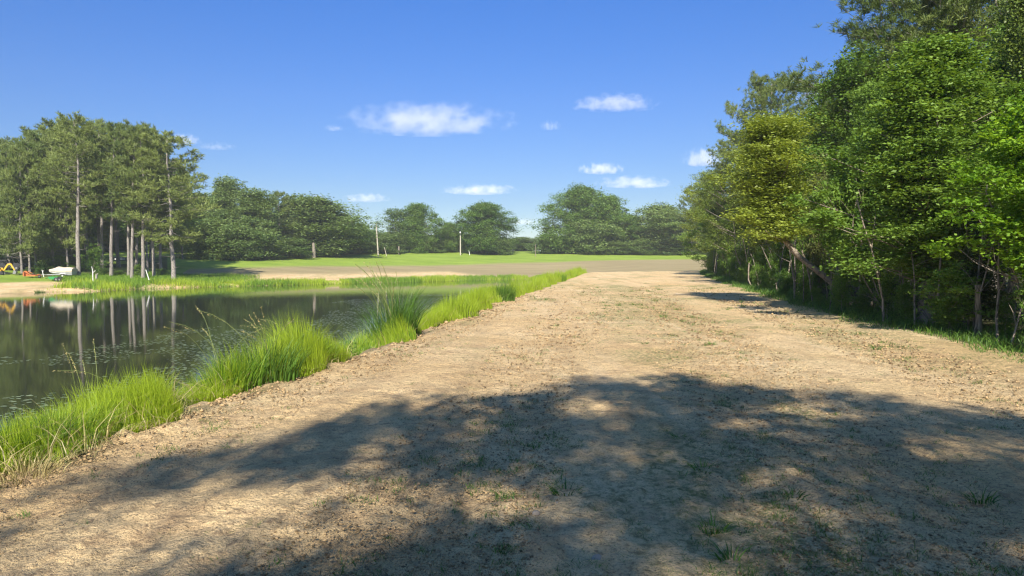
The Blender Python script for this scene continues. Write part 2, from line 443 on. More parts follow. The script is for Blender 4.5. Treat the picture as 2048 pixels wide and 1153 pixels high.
# ------------------------------------------------------------------ ground sheet
def ground_material():
    m, nt, out = nm("earth")
    geo = nt.nodes.new("ShaderNodeNewGeometry"); pos = geo.outputs['Position']
    zn = nd(nt, "ShaderNodeAttribute", attribute_name="zone")
    sep = nd(nt, "ShaderNodeSeparateColor"); nt.links.new(zn.outputs['Color'], sep.inputs[0])
    n03 = noise(nt, pos, .28, 4); n2 = noise(nt, pos, 1.9, 5, .65); n12 = noise(nt, pos, 13, 5, .7); n60 = noise(nt, pos, 55, 4, .7)
    dirt = mix(nt, ramp(nt, n03, .36, .62), (.72, .505, .245), (.81, .61, .335))
    dirt = mix(nt, mth(nt, 'MULTIPLY', ramp(nt, n2, .46, .72), .65), dirt, (.38, .235, .125))
    dirt = mix(nt, mth(nt, 'MULTIPLY', ramp(nt, n12, .52, .64), .7), dirt, (.30, .20, .115))
    dirt = mix(nt, mth(nt, 'MULTIPLY', ramp(nt, n60, .53, .62), .7), dirt, (.24, .165, .10))
    dirt = mix(nt, mth(nt, 'MULTIPLY', ramp(nt, n60, .45, .28), .35), dirt, (.74, .59, .39))
    mpl = nd(nt, "ShaderNodeMapping"); mpl.inputs['Rotation'].default_value = (0, 0, R_(8.6)); mpl.inputs['Scale'].default_value = (1.1, .045, 1); nt.links.new(pos, mpl.inputs[0])
    lane = noise(nt, mpl.outputs[0], 1.0, 4, .65)
    dirt = mix(nt, mth(nt, 'MULTIPLY', ramp(nt, lane, .52, .66), .42), dirt, (.42, .30, .165))
    dirt = mix(nt, mth(nt, 'MULTIPLY', ramp(nt, lane, .44, .32), .30), dirt, (.86, .70, .46))
    # alpha of the zone colour marks thin sprouting grass
    spr = mth(nt, 'MULTIPLY', zn.outputs['Alpha'], ramp(nt, n12, .42, .60), clamp=True)
    dirt = mix(nt, spr, dirt, (.19, .21, .075))
    # tilled field: rows of brown earth with green fuzz
    mp = nd(nt, "ShaderNodeMapping"); mp.inputs['Scale'].default_value = (.05, .9, .5); nt.links.new(pos, mp.inputs[0])
    row = noise(nt, mp.outputs[0], 1.2, 4, .6)
    till = mix(nt, ramp(nt, row, .35, .65), (.25, .185, .105), (.38, .295, .165))
    till = mix(nt, mth(nt, 'MULTIPLY', ramp(nt, n2, .38, .62), .5), till, (.25, .25, .10))
    mp2 = nd(nt, "ShaderNodeMapping"); mp2.inputs['Scale'].default_value = (.12, .25, .5); nt.links.new(pos, mp2.inputs[0])
    g1 = noise(nt, mp2.outputs[0], 1.0, 4, .6)
    grass = mix(nt, ramp(nt, g1, .32, .68), (.18, .265, .03), (.27, .36, .05))
    grass = mix(nt, mth(nt, 'MULTIPLY', ramp(nt, n2, .45, .7), .35), grass, (.10, .17, .03))
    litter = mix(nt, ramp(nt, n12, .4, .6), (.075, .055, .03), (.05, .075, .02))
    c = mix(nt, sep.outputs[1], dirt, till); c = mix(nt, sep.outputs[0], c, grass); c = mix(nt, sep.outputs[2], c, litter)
    p = nd(nt, "ShaderNodeBsdfPrincipled"); nt.links.new(c, p.inputs['Base Color']); p.inputs['Roughness'].default_value = .95
    p.inputs['Specular IOR Level'].default_value = .15
    n5 = noise(nt, pos, 4.5, 3, .6)
    h = mth(nt, 'ADD', mth(nt, 'ADD', mth(nt, 'MULTIPLY', n12, 1.0), mth(nt, 'MULTIPLY', n60, .4)), mth(nt, 'MULTIPLY', n5, .9))
    b = nd(nt, "ShaderNodeBump"); b.inputs['Strength'].default_value = 1.0; b.inputs['Distance'].default_value = .085
    nt.links.new(h, b.inputs['Height']); nt.links.new(b.outputs[0], p.inputs['Normal'])
    nt.links.new(p.outputs[0], out.inputs[0]); return m

def green_start(x, y):                       # distance at which the mown green field begins
    a = np.clip(x / np.maximum(y, 1) * F + 1024, -200, 2200)
    return np.interp(a, [0, 300, 350, 640, 1000, 1390, 2000], [97, 104, 120, 144, 177, 192, 196])
def zones(x, y):
    d = pond_dist(x, y); s, t = st(x, y)
    wob = (fbm(x * .08, y * .08, 11, 3) - .5) * 16
    yb = y + wob * .35
    far = (y > 60)
    green = sstep(-4, 4, yb - green_start(x, y)) * far
    lawn = ((x / np.maximum(y, 1) * F + 1024 < 345 + (y - 100) * 1.5) & (x < 0) & (y > 84)) * sstep(9, 12, d + wob * .2) 
    green = np.maximum(green, lawn)
    till_y = np.interp(np.clip(x / np.maximum(y, 1) * F + 1024, 0, 2048), [380, 640, 900, 1100, 1400], [112, 128, 150, 133, 124])
    till = sstep(-5, 5, yb - till_y) * far
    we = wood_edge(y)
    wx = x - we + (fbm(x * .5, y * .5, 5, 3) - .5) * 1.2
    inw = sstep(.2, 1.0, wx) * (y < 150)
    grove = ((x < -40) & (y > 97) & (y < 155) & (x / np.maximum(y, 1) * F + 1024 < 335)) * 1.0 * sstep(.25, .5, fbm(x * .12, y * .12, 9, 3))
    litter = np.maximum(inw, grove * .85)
    litter = np.maximum(litter, sstep(.6, -.6, d) * .6)
    litter = np.maximum(litter, .6 * np.exp(-((s + 4.95) / .22) ** 2) * sstep(.42, .6, fbm(t * 1.3, s * 1.3, 27, 3)) * (y < 90))
    # damp darker lip of the bank comes from short grass growing there
    sp = sstep(.56, .72, fbm(x * .5, y * .22, 21, 4)) * .8
    for cx, cyy, rx, ry in ((4.4, 27, 1.3, 12), (3.3, 17, .8, 4), (6.6, 40, 1.6, 16), (2.6, 13.2, .7, 2.4), (5.0, 36, .9, 12), (7.5, 45, 1.2, 12), (1.6, 5.0, .7, 2.0), (8.2, 17, 1.4, 6), (3.6, 60, 3, 14), (6.3, 22, 1.2, 6), (-3.2, 24, .8, 5)):
        sp = np.maximum(sp, np.exp(-((x - cx) / rx) ** 2 - ((y - cyy) / ry) ** 2) * sstep(.35, .6, fbm(x * 1.4, y * 1.0, 31, 3)))
    sp = np.maximum(sp, sstep(70, 130, y) * sstep(.42, .68, fbm(x * .15, y * .3, 41, 3)) * .5)
    sp = np.maximum(sp, sstep(1.6, .0, x * -1 + we) * 0 + sstep(-1.6, -.2, wx) * .5)
    return green, till, litter, sp
def clods(x, y, r):
    z = np.zeros_like(x)
    for wl, am, sd in ((.9, .04, 1), (.34, .03, 2), (.15, .034, 3), (.075, .026, 4), (.04, .012, 5)):
        n = vnoise(x / wl, y / wl, sd) 
        n2 = vnoise(x / wl * 1.3 + 9, y / wl * 1.3, sd + 9)
        z += am * (np.maximum(n, n2) ** 1.6 - .45) * sstep(wl * 95, wl * 50, r)
    return z
def build_ground():
    a1 = np.linspace(R_(-46), R_(46), 860); a2 = np.linspace(R_(46), R_(314), 150)[1:-1]
    ang = np.concatenate([a1, a2]); na = len(ang)
    rr = np.concatenate([np.geomspace(.7, 2.2, 40, endpoint=False), np.geomspace(2.2, 30, 470, endpoint=False), np.geomspace(30, 300, 330, endpoint=False), np.geomspace(300, 2400, 24)])
    nr = len(rr)
    Rg, Ag = np.meshgrid(rr, ang, indexing='ij'); x = (Rg * np.sin(Ag)).ravel(); y = (Rg * np.cos(Ag)).ravel(); r = Rg.ravel()
    x = np.append(x, 0.0); y = np.append(y, 0.0); r = np.append(r, 0.01)
    z = terrain(x, y)
    g, t, l, sp = zones(x, y)
    dpt = pond_dist(x, y)
    s, tt = st(x, y)
    rough = 1 + 1.3 * np.exp(-((s + 5.0) / .55) ** 2) * (y < 110)
    z += clods(x, y, r) * rough * (1 - .7 * np.maximum(g, 0)) * sstep(-.2, .3, dpt)
    z += .05 * (np.sin(s * 1.9 + 2 * fbm(s * .3, tt * .05, 4, 2)) * .5) * sstep(0, 1, dpt) * (y < 120) * sstep(.3, .6, fbm(s * .2, tt * .04, 14, 2))
    V = np.stack([x, y, z], 1)
    i, j = np.meshgrid(np.arange(nr - 1), np.arange(na), indexing='ij'); i = i.ravel(); j = j.ravel(); j2 = (j + 1) % na
    Fq = np.stack([i * na + j, i * na + j2, (i + 1) * na + j2, (i + 1) * na + j], 1)[:, ::-1]
    gm = ground_material()
    fx = x[Fq].mean(1); fy = y[Fq].mean(1); gf = g[Fq].mean(1); tf = t[Fq].mean(1)
    which = np.where(gf > .5, 2, np.where(tf > .5, 1, 0))
    colr = np.stack([g, t, l, sp], 1)
    for w, name in ((0, 'ground'), (1, 'tilled_field'), (2, 'grass_field')):
        ff = Fq[which == w]
        used, inv = np.unique(ff, return_inverse=True)
        me = np_mesh(name, V[used], inv.reshape(ff.shape), smooth=True, col=colr[used])
        o = link(name, me, gm); tag(o, kind='structure')
        if w == 0:
            c = np.array([[0, 0, 0]]); 
    # small disc under the tripod point closes the sheet at the camera's feet
    ring = V[:na]; cen = V[-1:]
    me = bpy.data.meshes.new("ground centre")
    me.from_pydata([tuple(q) for q in np.concatenate([ring, cen])], [], [(q, (q + 1) % na, na) for q in range(na)]); me.update()
    at = me.attributes.new("zone", 'FLOAT_COLOR', 'POINT'); at.data.foreach_set("color", np.zeros((na + 1) * 4, np.float32))
    o = link('ground', me, gm); tag(o, kind='structure')
build_ground()

# ------------------------------------------------------------------ water
def build_water():
    m, nt, out = nm("pond water")
    geo = nt.nodes.new("ShaderNodeNewGeometry")
    p = nd(nt, "ShaderNodeBsdfPrincipled"); p.inputs['Base Color'].default_value = (.022, .026, .014, 1)
    p.inputs['Roughness'].default_value = .035; p.inputs['IOR'].default_value = 1.333; p.inputs['Specular IOR Level'].default_value = .62
    mp = nd(nt, "ShaderNodeMapping"); mp.inputs['Scale'].default_value = (.7, 1.6, 1); nt.links.new(geo.outputs['Position'], mp.inputs[0])
    n = noise(nt, mp.outputs[0], 2.6, 4, .6)
    b = nd(nt, "ShaderNodeBump"); b.inputs['Strength'].default_value = .025; b.inputs['Distance'].default_value = .05
    nt.links.new(n, b.inputs['Height']); nt.links.new(b.outputs[0], p.inputs['Normal'])
    nt.links.new(p.outputs[0], out.inputs[0])
    me = bpy.data.meshes.new("water")
    c = PN.mean(0); ex = c + (PN - c) * 1.0
    # a sheet a little wider than the pond; the banks rise through it
    lo = PN.min(0) - 1; hi = PN.max(0) + 1
    me.from_pydata([(q[0], q[1], WATER_Z) for q in ((lo[0], lo[1]), (hi[0], lo[1]), (hi[0], hi[1]), (lo[0], hi[1]))], [], [(0, 1, 2, 3)]); me.update()
    o = link('water', me, m); tag(o, kind='structure')
build_water()

# ------------------------------------------------------------------ tree kinds
#          key      H   R   cb  profile  ncl nsub nleaf size seed
broadleaf('oak_a', 18, 8.6, .6, 'round', 150, 16, 36, .25, 1, 'oak', rc=1.7, lumpy=.3)
broadleaf('oak_b', 16, 7.0, .5, 'oval', 120, 16, 36, .24, 2, 'oak', rc=1.5, lumpy=.42)
broadleaf('oak_c', 15, 7.5, .8, 'umbrella', 120, 15, 36, .25, 3, 'far', rc=1.6, lumpy=.45)
broadleaf('airy', 16, 6.0, 3.0, 'oval', 60, 10, 16, .30, 4, 'far', rc=1.5, lumpy=.5, fill=.2)
broadleaf('tallgum', 17, 4.8, 1.0, 'oval', 100, 14, 30, .24, 5, 'far', rc=1.2, lumpy=.45)
broadleaf('gum_a', 10, 2.6, 1.9, 'column', 105, 13, 60, .082, 6, 'gum', bark='bark_tan', rc=.55, trunk_r=.12, up=.1, lumpy=.5, fill=.25, flat=.8)
broadleaf('gum_b', 11, 3.0, 2.4, 'oval', 95, 13, 50, .095, 7, 'gum', bark='bark_grey', rc=.62, trunk_r=.14, lumpy=.55, fill=.2, flat=.8)
broadleaf('maple', 8.5, 3.2, 1.5, 'round', 80, 12, 50, .095, 8, 'gum', rc=.6, trunk_r=.10, lumpy=.5, fill=.2, flat=.8)
broadleaf('lime', 6.0, 2.3, 2.0, 'round', 80, 11, 44, .08, 9, 'bright', rc=.45, trunk_r=.06, flat=.6, up=.2, lumpy=.45)
broadleaf('willow_up', 11, 3.0, 2.4, 'oval', 85, 13, 48, .082, 10, 'willow', bark='bark_tan', rc=.62, trunk_r=.11, up=.1, lumpy=.6, fill=.25)
broadleaf('willow_lean', 8.6, 1.9, 3.2, 'oval', 80, 13, 40, .075, 11, 'willow', bark='bark_tan', rc=.5, trunk_r=.105, up=.1, lumpy=.7, fill=.3,
          spine=[(0, 0, -.2), (-.3, 0, .9), (-1.05, 0, 2.0), (-1.47, 0, 3.1), (-1.66, 0, 4.2), (-1.7, .1, 5.6), (-1.65, .1, 7.2)])
broadleaf('cedar', 6.5, 1.9, .9, 'column', 80, 11, 34, .085, 12, 'cedar', rc=.42, trunk_r=.07, lumpy=.5, flat=.8)
broadleaf('olive', 11, 3.4, 2.5, 'round', 90, 13, 48, .092, 13, 'olive', rc=.7, trunk_r=.14, lumpy=.5, flat=.8)
broadleaf('dense_a', 12, 3.6, 1.8, 'column', 80, 12, 24, .19, 14, 'gum', rc=1.0, trunk_r=.13, lumpy=.45)
broadleaf('dense_b', 12, 3.9, 2.2, 'oval', 80, 12, 24, .19, 15, 'olive', rc=1.0, trunk_r=.14, lumpy=.45)
broadleaf('dense_c', 12, 3.5, 2.0, 'oval', 80, 12, 24, .18, 19, 'cedar', rc=.9, trunk_r=.13, lumpy=.45)
broadleaf('shrub_a', 2.4, 1.3, .05, 'round', 26, 9, 26, .085, 16, 'shrub', rc=.38, trunk_r=.03, lumpy=.5)
broadleaf('shrub_b', 3.4, 1.4, .9, 'oval', 22, 9, 20, .09, 17, 'gum', bark='bark_tan', rc=.38, trunk_r=.025, lumpy=.5, fill=.2)
broadleaf('bigbush', 7, 4.2, .0, 'round', 95, 13, 28, .21, 18, 'far', rc=1.1, lumpy=.45)
pine('pine_a', 23, 4.6, 10.5, 58, 24, 11, .50, .075, 21)
pine('pine_b', 23, 4.2, 8.5, 60, 22, 11, .50, .075, 22, lean=.6)
pine('pine_c', 21, 4.8, 5.5, 66, 22, 11, .50, .075, 23, lean=-.5, droop=.06)
pine('pine_d', 16, 5.2, 2.6, 62, 26, 11, .50, .075, 24, droop=.08)
pine('pine_e', 18, 4.8, 7.0, 80, 46, 18, .33, .034, 25, tr=.2)
pine('pine_f', 19, 5.4, 7.0, 84, 48, 18, .33, .034, 26, tr=.22, lean=.4)
pine('pine_s', 5.0, 1.5, 1.0, 34, 22, 16, .30, .018, 27, tr=.06)

ord_ = ['first', 'second', 'third', 'fourth', 'fifth', 'sixth', 'seventh', 'eighth', 'ninth', 'tenth', 'eleventh', 'twelfth', 'thirteenth', 'fourteenth', 'fifteenth', 'sixteenth', 'seventeenth', 'eighteenth', 'nineteenth', 'twentieth']
rnd = random.Random(5)

# ------------------------------------------------------------------ pine grove across the pond
G1 = 'pines of the grove across the pond'
grove = [  # px of the trunk foot, distance, px row of the top, half width px, kind, label
    (157, 98, 240, 52, 'pine_a', 'tallest straight grey trunked pine at the front of the grove behind the covered boat'),
    (222, 101, 250, 50, 'pine_b', 'tall pine just left of the white picnic table in the grove'),
    (257, 103, 262, 36, 'pine_a', 'left pine of the close pair right of the picnic table'),
    (263, 99, 256, 44, 'pine_b', 'right pine of the close pair right of the picnic table'),
    (286, 100, 268, 46, 'pine_a', 'slim pine just left of the leaning white pole'),
    (308, 103, 262, 48, 'pine_c', 'leaning pine just right of the leaning white pole'),
    (347, 99, 268, 70, 'pine_c', 'wide branched pine at the right hand end of the grove'),
    (44, 99, 300, 44, 'pine_d', 'leaning low branched pine behind the black utility vehicle'),
    (18, 103, 296, 46, 'pine_d', 'pine with low limbs above the roll cage of the black vehicle'),
    (60, 101, 290, 48, 'pine_d', 'low branched pine standing behind the orange mower'),
    (72, 104, 272, 44, 'pine_d', 'thin pine behind the right end of the orange mower'),
    (108, 105, 262, 52, 'pine_d', 'bushy pine above the bow of the covered boat'),
    (136, 104, 256, 44, 'pine_d', 'bushy pine above the stern of the covered boat'),
]
for px, D, top, hw, key, lab in grove:
    plant_px('pine_tree', key, px, D, top, hw, lab, 'pine tree', G1, rz=rnd.uniform(-.4, .4))
for i, (px, D, top, hw, key) in enumerate([(-40, 104, 290, 50, 'pine_c'), (-90, 108, 285, 50, 'pine_a'), (5, 116, 285, 50, 'pine_b'), (40, 121, 280, 50, 'pine_c'), (88, 118, 262, 50, 'pine_a'),
        (120, 116, 247, 50, 'pine_a'), (150, 124, 250, 46, 'pine_b'), (178, 113, 262, 44, 'pine_a'), (200, 120, 243, 46, 'pine_c'), (238, 118, 256, 42, 'pine_a'), (272, 116, 262, 40, 'pine_b'),
        (296, 112, 254, 26, 'pine_a'), (322, 118, 282, 44, 'pine_c'), (205, 108, 262, 40, 'pine_a'), (175, 132, 262, 50, 'pine_c'), (235, 134, 275, 50, 'pine_d'), (100, 135, 280, 54, 'pine_d'), (20, 138, 292, 54, 'pine_d'), (-70, 125, 290, 60, 'pine_d'), (300, 134, 300, 46, 'pine_d'), (345, 122, 320, 40, 'pine_d')]):
    plant_px('pine_tree', key, px, D, top, hw, 'pine of the grove standing behind its front row of trunks', 'pine tree', 'pines in the back rows of the grove', rz=rnd.uniform(0, 6.28))
for i, px in enumerate(range(-150, 440, 42)):
    plant_px('broadleaf_tree', ['oak_b', 'bigbush', 'oak_a'][i % 3], px, 185 + (i % 3) * 5, 335 if px < 380 else 390, 48, 'tall dark tree far behind the pine grove', 'tree', 'tall trees far behind the grove', rz=rnd.uniform(0, 6))
# broadleaf trees and bushes under and behind the grove
for px, D, top, hw, key, lab in [
    (-30, 152, 415, 60, 'bigbush', 'dark tree behind the grove above the excavator'), (50, 160, 420, 60, 'bigbush', 'dark tree behind the grove above the black vehicle'),
    (120, 158, 410, 60, 'bigbush', 'dark tree behind the grove above the covered boat'), (190, 160, 410, 60, 'oak_b', 'dark tree behind the grove above the leafy sapling'),
    (255, 172, 420, 55, 'bigbush', 'dark tree behind the grove above the picnic table'), (310, 175, 400, 60, 'oak_b', 'dark tree behind the leaning pine in the grove'),
    (360, 170, 410, 50, 'bigbush', 'dark tree just right of the last pine trunk'), (400, 168, 400, 55, 'oak_b', 'dark spreading tree over the shaded hollow right of the grove')]:
    plant_px('broadleaf_tree', key, px, D, top, hw, lab, 'tree', 'trees behind the pine grove', rz=rnd.uniform(0, 6))
for px, D, top, hw, key, lab in [(186, 100, 487, 22, 'shrub_b', 'leafy sapling with pale green leaves above the white forked pole'),
    (100, 103, 520, 16, 'shrub_a', 'low bush behind the bow of the boat'), (118, 104, 505, 18, 'shrub_b', 'taller bush behind the boat cover'), (82, 101, 528, 14, 'shrub_a', 'low bush between orange mower and boat'),
    (205, 105, 535, 14, 'shrub_a', 'low dark bush right of the forked pole'), (240, 104, 540, 14, 'shrub_a', 'low dark bush beneath the picnic table'), (278, 104, 528, 15, 'shrub_b', 'bush at the foot of the slim pine'),
    (322, 106, 536, 13, 'shrub_a', 'low bush between the last two grove trunks'), (62, 102, 535, 12, 'shrub_a', 'low bush behind the black vehicle'), (140, 104, 530, 12, 'shrub_b', 'bush beside the tallest pine trunk'), (30, 112, 500, 26, 'bigbush', 'dark wide bush deep in the grove above the black vehicle'), (85, 114, 495, 28, 'bigbush', 'dark wide bush deep in the grove left of the boat'), (128, 112, 490, 26, 'bigbush', 'dark wide bush deep in the grove above the boat'), (165, 120, 495, 22, 'bigbush', 'dark wide bush deep in the grove right of the tallest trunk'), (-20, 112, 490, 26, 'bigbush', 'dark wide bush deep in the grove at the left edge')]:
    plant_px('shrub', key, px, D, top, hw, lab, 'bush', 'bushes under the grove', rz=rnd.uniform(0, 6))

# ------------------------------------------------------------------ tree line behind the field
G2 = 'trees of the line behind the field'
line = [
    (452, 160, 357, 38, 'tallgum', 'dark rounded tree sticking up at the left end of the tree line'),
    (505, 158, 380, 46, 'tallgum', 'grey green speckled tree left of the dark pines'),
    (440, 152, 440, 52, 'bigbush', 'low wide tree at the left end of the tree line above the shaded hollow'),
    (475, 149, 452, 42, 'bigbush', 'low round bushy tree in front of the speckled tree'),
    (560, 170, 386, 36, 'pine_d', 'dark pine between the speckled tree and the big spreading tree'),
    (592, 176, 392, 34, 'pine_d', 'second dark pine touching the big spreading tree'),
    (530, 158, 470, 36, 'bigbush', 'low bush in front of the dark pines'),
    (578, 166, 476, 34, 'bigbush', 'low dark bush left of the big spreading tree trunk'),
    (628, 176, 396, 66, 'oak_c', 'big spreading tree with a pale trunk left of the tall white pole'),
    (662, 186, 425, 40, 'oak_b', 'dark tree behind the right side of the spreading tree'),
    (694, 196, 440, 30, 'oak_b', 'small dark tree in the dip of the tree line'),
    (722, 202, 450, 28, 'oak_a', 'small tree just left of the tall white pole'),
    (748, 208, 462, 22, 'oak_b', 'low tree directly behind the tall white pole'),
    (790, 206, 418, 30, 'airy', 'thin airy pale tree between the tall pole and the round tree'),
    (782, 204, 470, 28, 'bigbush', 'low bush beneath the airy pale tree'),
    (838, 208, 409, 38, 'oak_b', 'round dense tree left of the lamp pole'),
    (894, 218, 446, 30, 'oak_a', 'low green tree left of the lamp pole foot'),
    (966, 218, 409, 55, 'oak_a', 'large dome shaped tree standing right of the lamp pole'),
    (1006, 214, 480, 20, 'bigbush', 'small bush at the right foot of the dome shaped tree'),
    (1047, 250, 475, 26, 'bigbush', 'low distant bushy tree behind the thin brown post'),
    (1103, 222, 468, 26, 'bigbush', 'bushy low tree under the left side of the tallest oak'),
    (1141, 224, 374, 60, 'oak_a', 'tallest oak of the far line with sky showing under its left side'),
    (1222, 222, 394, 48, 'oak_b', 'rounded oak right of the tallest oak'),
    (1180, 218, 440, 40, 'bigbush', 'lower tree filling between the two big oaks'),
    (1262, 222, 432, 32, 'oak_b', 'smaller oak at the right side of the rounded oak'),
    (1318, 220, 412, 46, 'oak_c', 'wide olive tree between the oaks and the near woods'),
    (1360, 222, 430, 36, 'tallgum', 'olive tree next to the near woods'),
    (1382, 214, 374, 28, 'pine_d', 'pine sticking up beside the near woods'),
    (1420, 216, 400, 50, 'oak_b', 'far tree mostly hidden by the near woods'),
    (1290, 216, 478, 26, 'bigbush', 'low bush under the olive tree'), (1350, 214, 480, 30, 'bigbush', 'low bush beside the near woods'),
    (1230, 215, 482, 24, 'bigbush', 'low bush under the rounded oak'), (870, 214, 478, 24, 'bigbush', 'low bush right of the round dense tree'),
    (930, 222, 470, 26, 'bigbush', 'low bush behind the lamp pole'), (645, 182, 470, 44, 'bigbush', 'dark bush right of the pale trunk'), (700, 194, 478, 34, 'bigbush', 'dark bush in the dip of the tree line'),
]
for px, D, top, hw, key, lab in line:
    n = 'pine_tree' if key.startswith('pine') else 'broadleaf_tree'
    plant_px(n, key, px, D, top, hw, lab, n.replace('_', ' ').replace('broadleaf ', ''), G2, rz=rnd.uniform(0, 6.28))
for px in range(380, 1040, 44):
    D = 240 + rnd.uniform(-6, 10) if px > 600 else 196
    plant_px('broadleaf_tree', rnd.choice(['bigbush', 'oak_b']), px, D, 470 + rnd.uniform(-6, 8) if px > 640 else 440, 40, 'low distant tree closing the gaps behind the tree line', 'tree', 'distant trees behind the line', rz=rnd.uniform(0, 6))
for px in range(1170, 1560, 50):
    plant_px('broadleaf_tree', rnd.choice(['bigbush', 'oak_b']), px, 246 + rnd.uniform(-5, 8), 462 + rnd.uniform(-8, 8), 42, 'low distant tree closing the gaps behind the tree line', 'tree', 'distant trees behind the line', rz=rnd.uniform(0, 6))

# ------------------------------------------------------------------ woods along the right side
G3 = 'trees at the edge of the right hand woods'
def wood(px, D, top, hw, key, lab, dz=0, rz=None):
    n = 'pine_tree' if key.startswith('pine') else 'broadleaf_tree'
    return plant_px(n, key, px, D, top, hw, lab, n.replace('_', ' ').replace('broadleaf ', ''), G3, rz=rnd.uniform(0, 6.28) if rz is None else rz)
wood(1432, 108, 345, 42, 'willow_up', 'pale yellow green tree at the far end of the woods')
wood(1428, 92, 400, 40, 'maple', 'leafy green tree overhanging the field at the far tip of the woods')
wood(1470, 80, 395, 44, 'maple', 'rounded green maple next to the tip of the woods')
wood(1505, 70, 375, 50, 'maple', 'bushy green maple left of the leaning willow')
wood(1545, 74, 162, 84, 'pine_f', 'tall pine rising above the left part of the woods')
wood(1475, 86, 280, 60, 'pine_f', 'lower pine left of the tall pine')
wood(1480, 66, 300, 60, 'olive', 'mid green tree below the lower pine')
wood(1560, 56, 430, 44, 'gum_b', 'dark green tree behind the leaning willow trunk')
wood(1630, 50, 215, 78, 'willow_up', 'tall yellow green willow behind the leaning willow')
wood(1560, 48, 250, 56, 'willow_up', 'pale willow on the left of the leaning willow')
wood(1712, 27.5, 235, 74, 'willow_lean', 'yellow green willow with a slender trunk leaning left over the edge', rz=0)
wood(1655, 70, 168, 34, 'pine_e', 'thin pine top between the willow and the tall sweetgum')
wood(1735, 36, 100, 90, 'gum_b', 'tall green sweetgum behind the leaning willow')
wood(1853, 19.5, 96, 122, 'gum_a', 'tall glossy leaved sweetgum in the middle of the woods edge')
wood(1740, 27, 330, 70, 'maple', 'low spreading maple in front of the tall sweetgum')
wood(1848, 38, -70, 205, 'pine_f', 'tallest pine towering above the sweetgum')
wood(1990, 34, -90, 170, 'pine_e', 'second towering pine near the right edge')
wood(1975, 25, 120, 130, 'olive', 'olive green tree behind the lime green tree')
wood(1905, 19.5, 440, 60, 'pine_s', 'young pine with bright tufts right of the sweetgum')
wood(1950, 17.5, 395, 70, 'cedar', 'dull olive cedar near the right edge')
wood(2085, 14.5, 190, 130, 'lime', 'bright lime green tree leaning in at the right edge')
wood(2060, 22, 40, 130, 'gum_b', 'tall dark sweetgum behind the lime green tree')
wood(1790, 24, 470, 60, 'shrub_b', 'thin leafy sapling left of the tan trunk')
wood(1905, 17.0, 520, 70, 'shrub_b', 'thin leafy sapling right of the tan trunk')
# filling of the woods, all real trees
for row, (off, keys, hmin, hmax) in enumerate([(2.3, ['shrub_b', 'maple', 'gum_b', 'cedar', 'willow_up', 'olive'], 4.5, 7.5), (5.5, ['dense_a', 'dense_b', 'gum_b', 'dense_c', 'olive'], 7, 10.5), (10, ['dense_b', 'dense_a', 'dense_c'], 9, 12.5), (16, ['dense_a', 'dense_b', 'dense_c'], 11, 14), (24, ['dense_b', 'dense_a', 'dense_c'], 12, 15), (36, ['dense_b'], 12, 16)]):
    y = -30.0
    while y < 122:
        y += ((4.4 if row == 0 else 3.4) + row * 1.0) * (1 + max(y, 0) / 90) * rnd.uniform(.8, 1.25)
        x = float(wood_edge(y)) + off * rnd.uniform(.85, 1.2) + (.8 if y < 14 else 0)
        key = rnd.choice(keys if (row == 0 or y > 30 or y < 4) else ['gum_b', 'olive', 'gum_a', 'olive']); H = PROTO[key][2]; h = rnd.uniform(hmin, hmax)
        if y < 9: h = min(h, 7)
        sc = h / H; w = sc * (1.0 if row else .75) * rnd.uniform(.8, 1.15)
        plant('broadleaf_tree', key, x, y, rnd.uniform(0, 6.28), (w, w, sc), 'broadleaf tree inside the dark of the right hand woods' if row else 'small leafy tree in the front rank of the right hand woods', 'tree', 'trees filling the right hand woods' if row else 'small trees along the woods edge')
for i in range(46):
    y = 11 + 100 * (i / 46) ** 1.5; x = float(wood_edge(y)) + rnd.uniform(.9, 2.2)
    sc = rnd.uniform(.22, .5) * (1 + y / 60)
    plant('shrub', rnd.choice(['shrub_a', 'shrub_b']), x, y, rnd.uniform(0, 6.28), sc, 'low leafy bush in the shade along the foot of the woods', 'bush', 'bushes along the foot of the woods')

# bare trunks and dead saplings seen against the dark of the woods
def bare_trunk(name, pts, r0, r1, label, cat, group, mat='bark_tan', forks=0, seed=0):
    rng = np.random.RandomState(seed); pts = np.array(pts, float); b = pts[0].copy()
    k = len(pts); tt = np.linspace(0, 1, k)
    parts = [tube(pts - b, r0 + (r1 - r0) * tt, 8)]
    for i in range(forks):
        f = .35 + .6 * rng.rand(); j = int(f * (k - 1)); p = (pts[j] - b); L = np.linalg.norm(pts[-1] - b)
        d = unit(rng.normal(size=(1, 3)))[0]; d[2] = abs(d[2]) + .5; d /= np.linalg.norm(d)
        parts.append(limb(p, p + d * L * (.15 + .2 * rng.rand()), max(r1 * .9, .008), .004, rng, 0, 4, 5))
    V, Fq = merge(parts); me = np_mesh(name, V, Fq, smooth=True)
    o = link(name, me, M[mat], None, tuple(b)); tag(o, label, cat, group); return o
def path_px(lst, D, dz=0.0):
    return [(at_px(px, D + i * 0), D, z_at(py, D)) for i, (px, py) in enumerate(lst)]
bare_trunk('tree_trunk', path_px([(1962, 690), (1961, 660), (1959, 630), (1957, 600), (1956, 570)], 16.4), .07, .06, 'reddish tan trunk low at the right of the woods edge', 'tree trunk', None)
bare_trunk('sapling', path_px([(1872, 645), (1877, 600), (1879, 560), (1881, 500)], 18.6), .035, .02, 'thin bare sapling just right of the thick pale trunk', 'sapling', None, forks=4, seed=2)
bare_trunk('sapling', path_px([(1693, 618), (1686, 580), (1680, 555), (1668, 520), (1662, 490)], 26), .06, .03, 'pale bare stem below the leaning willow trunk', 'sapling', None, forks=3, seed=3)
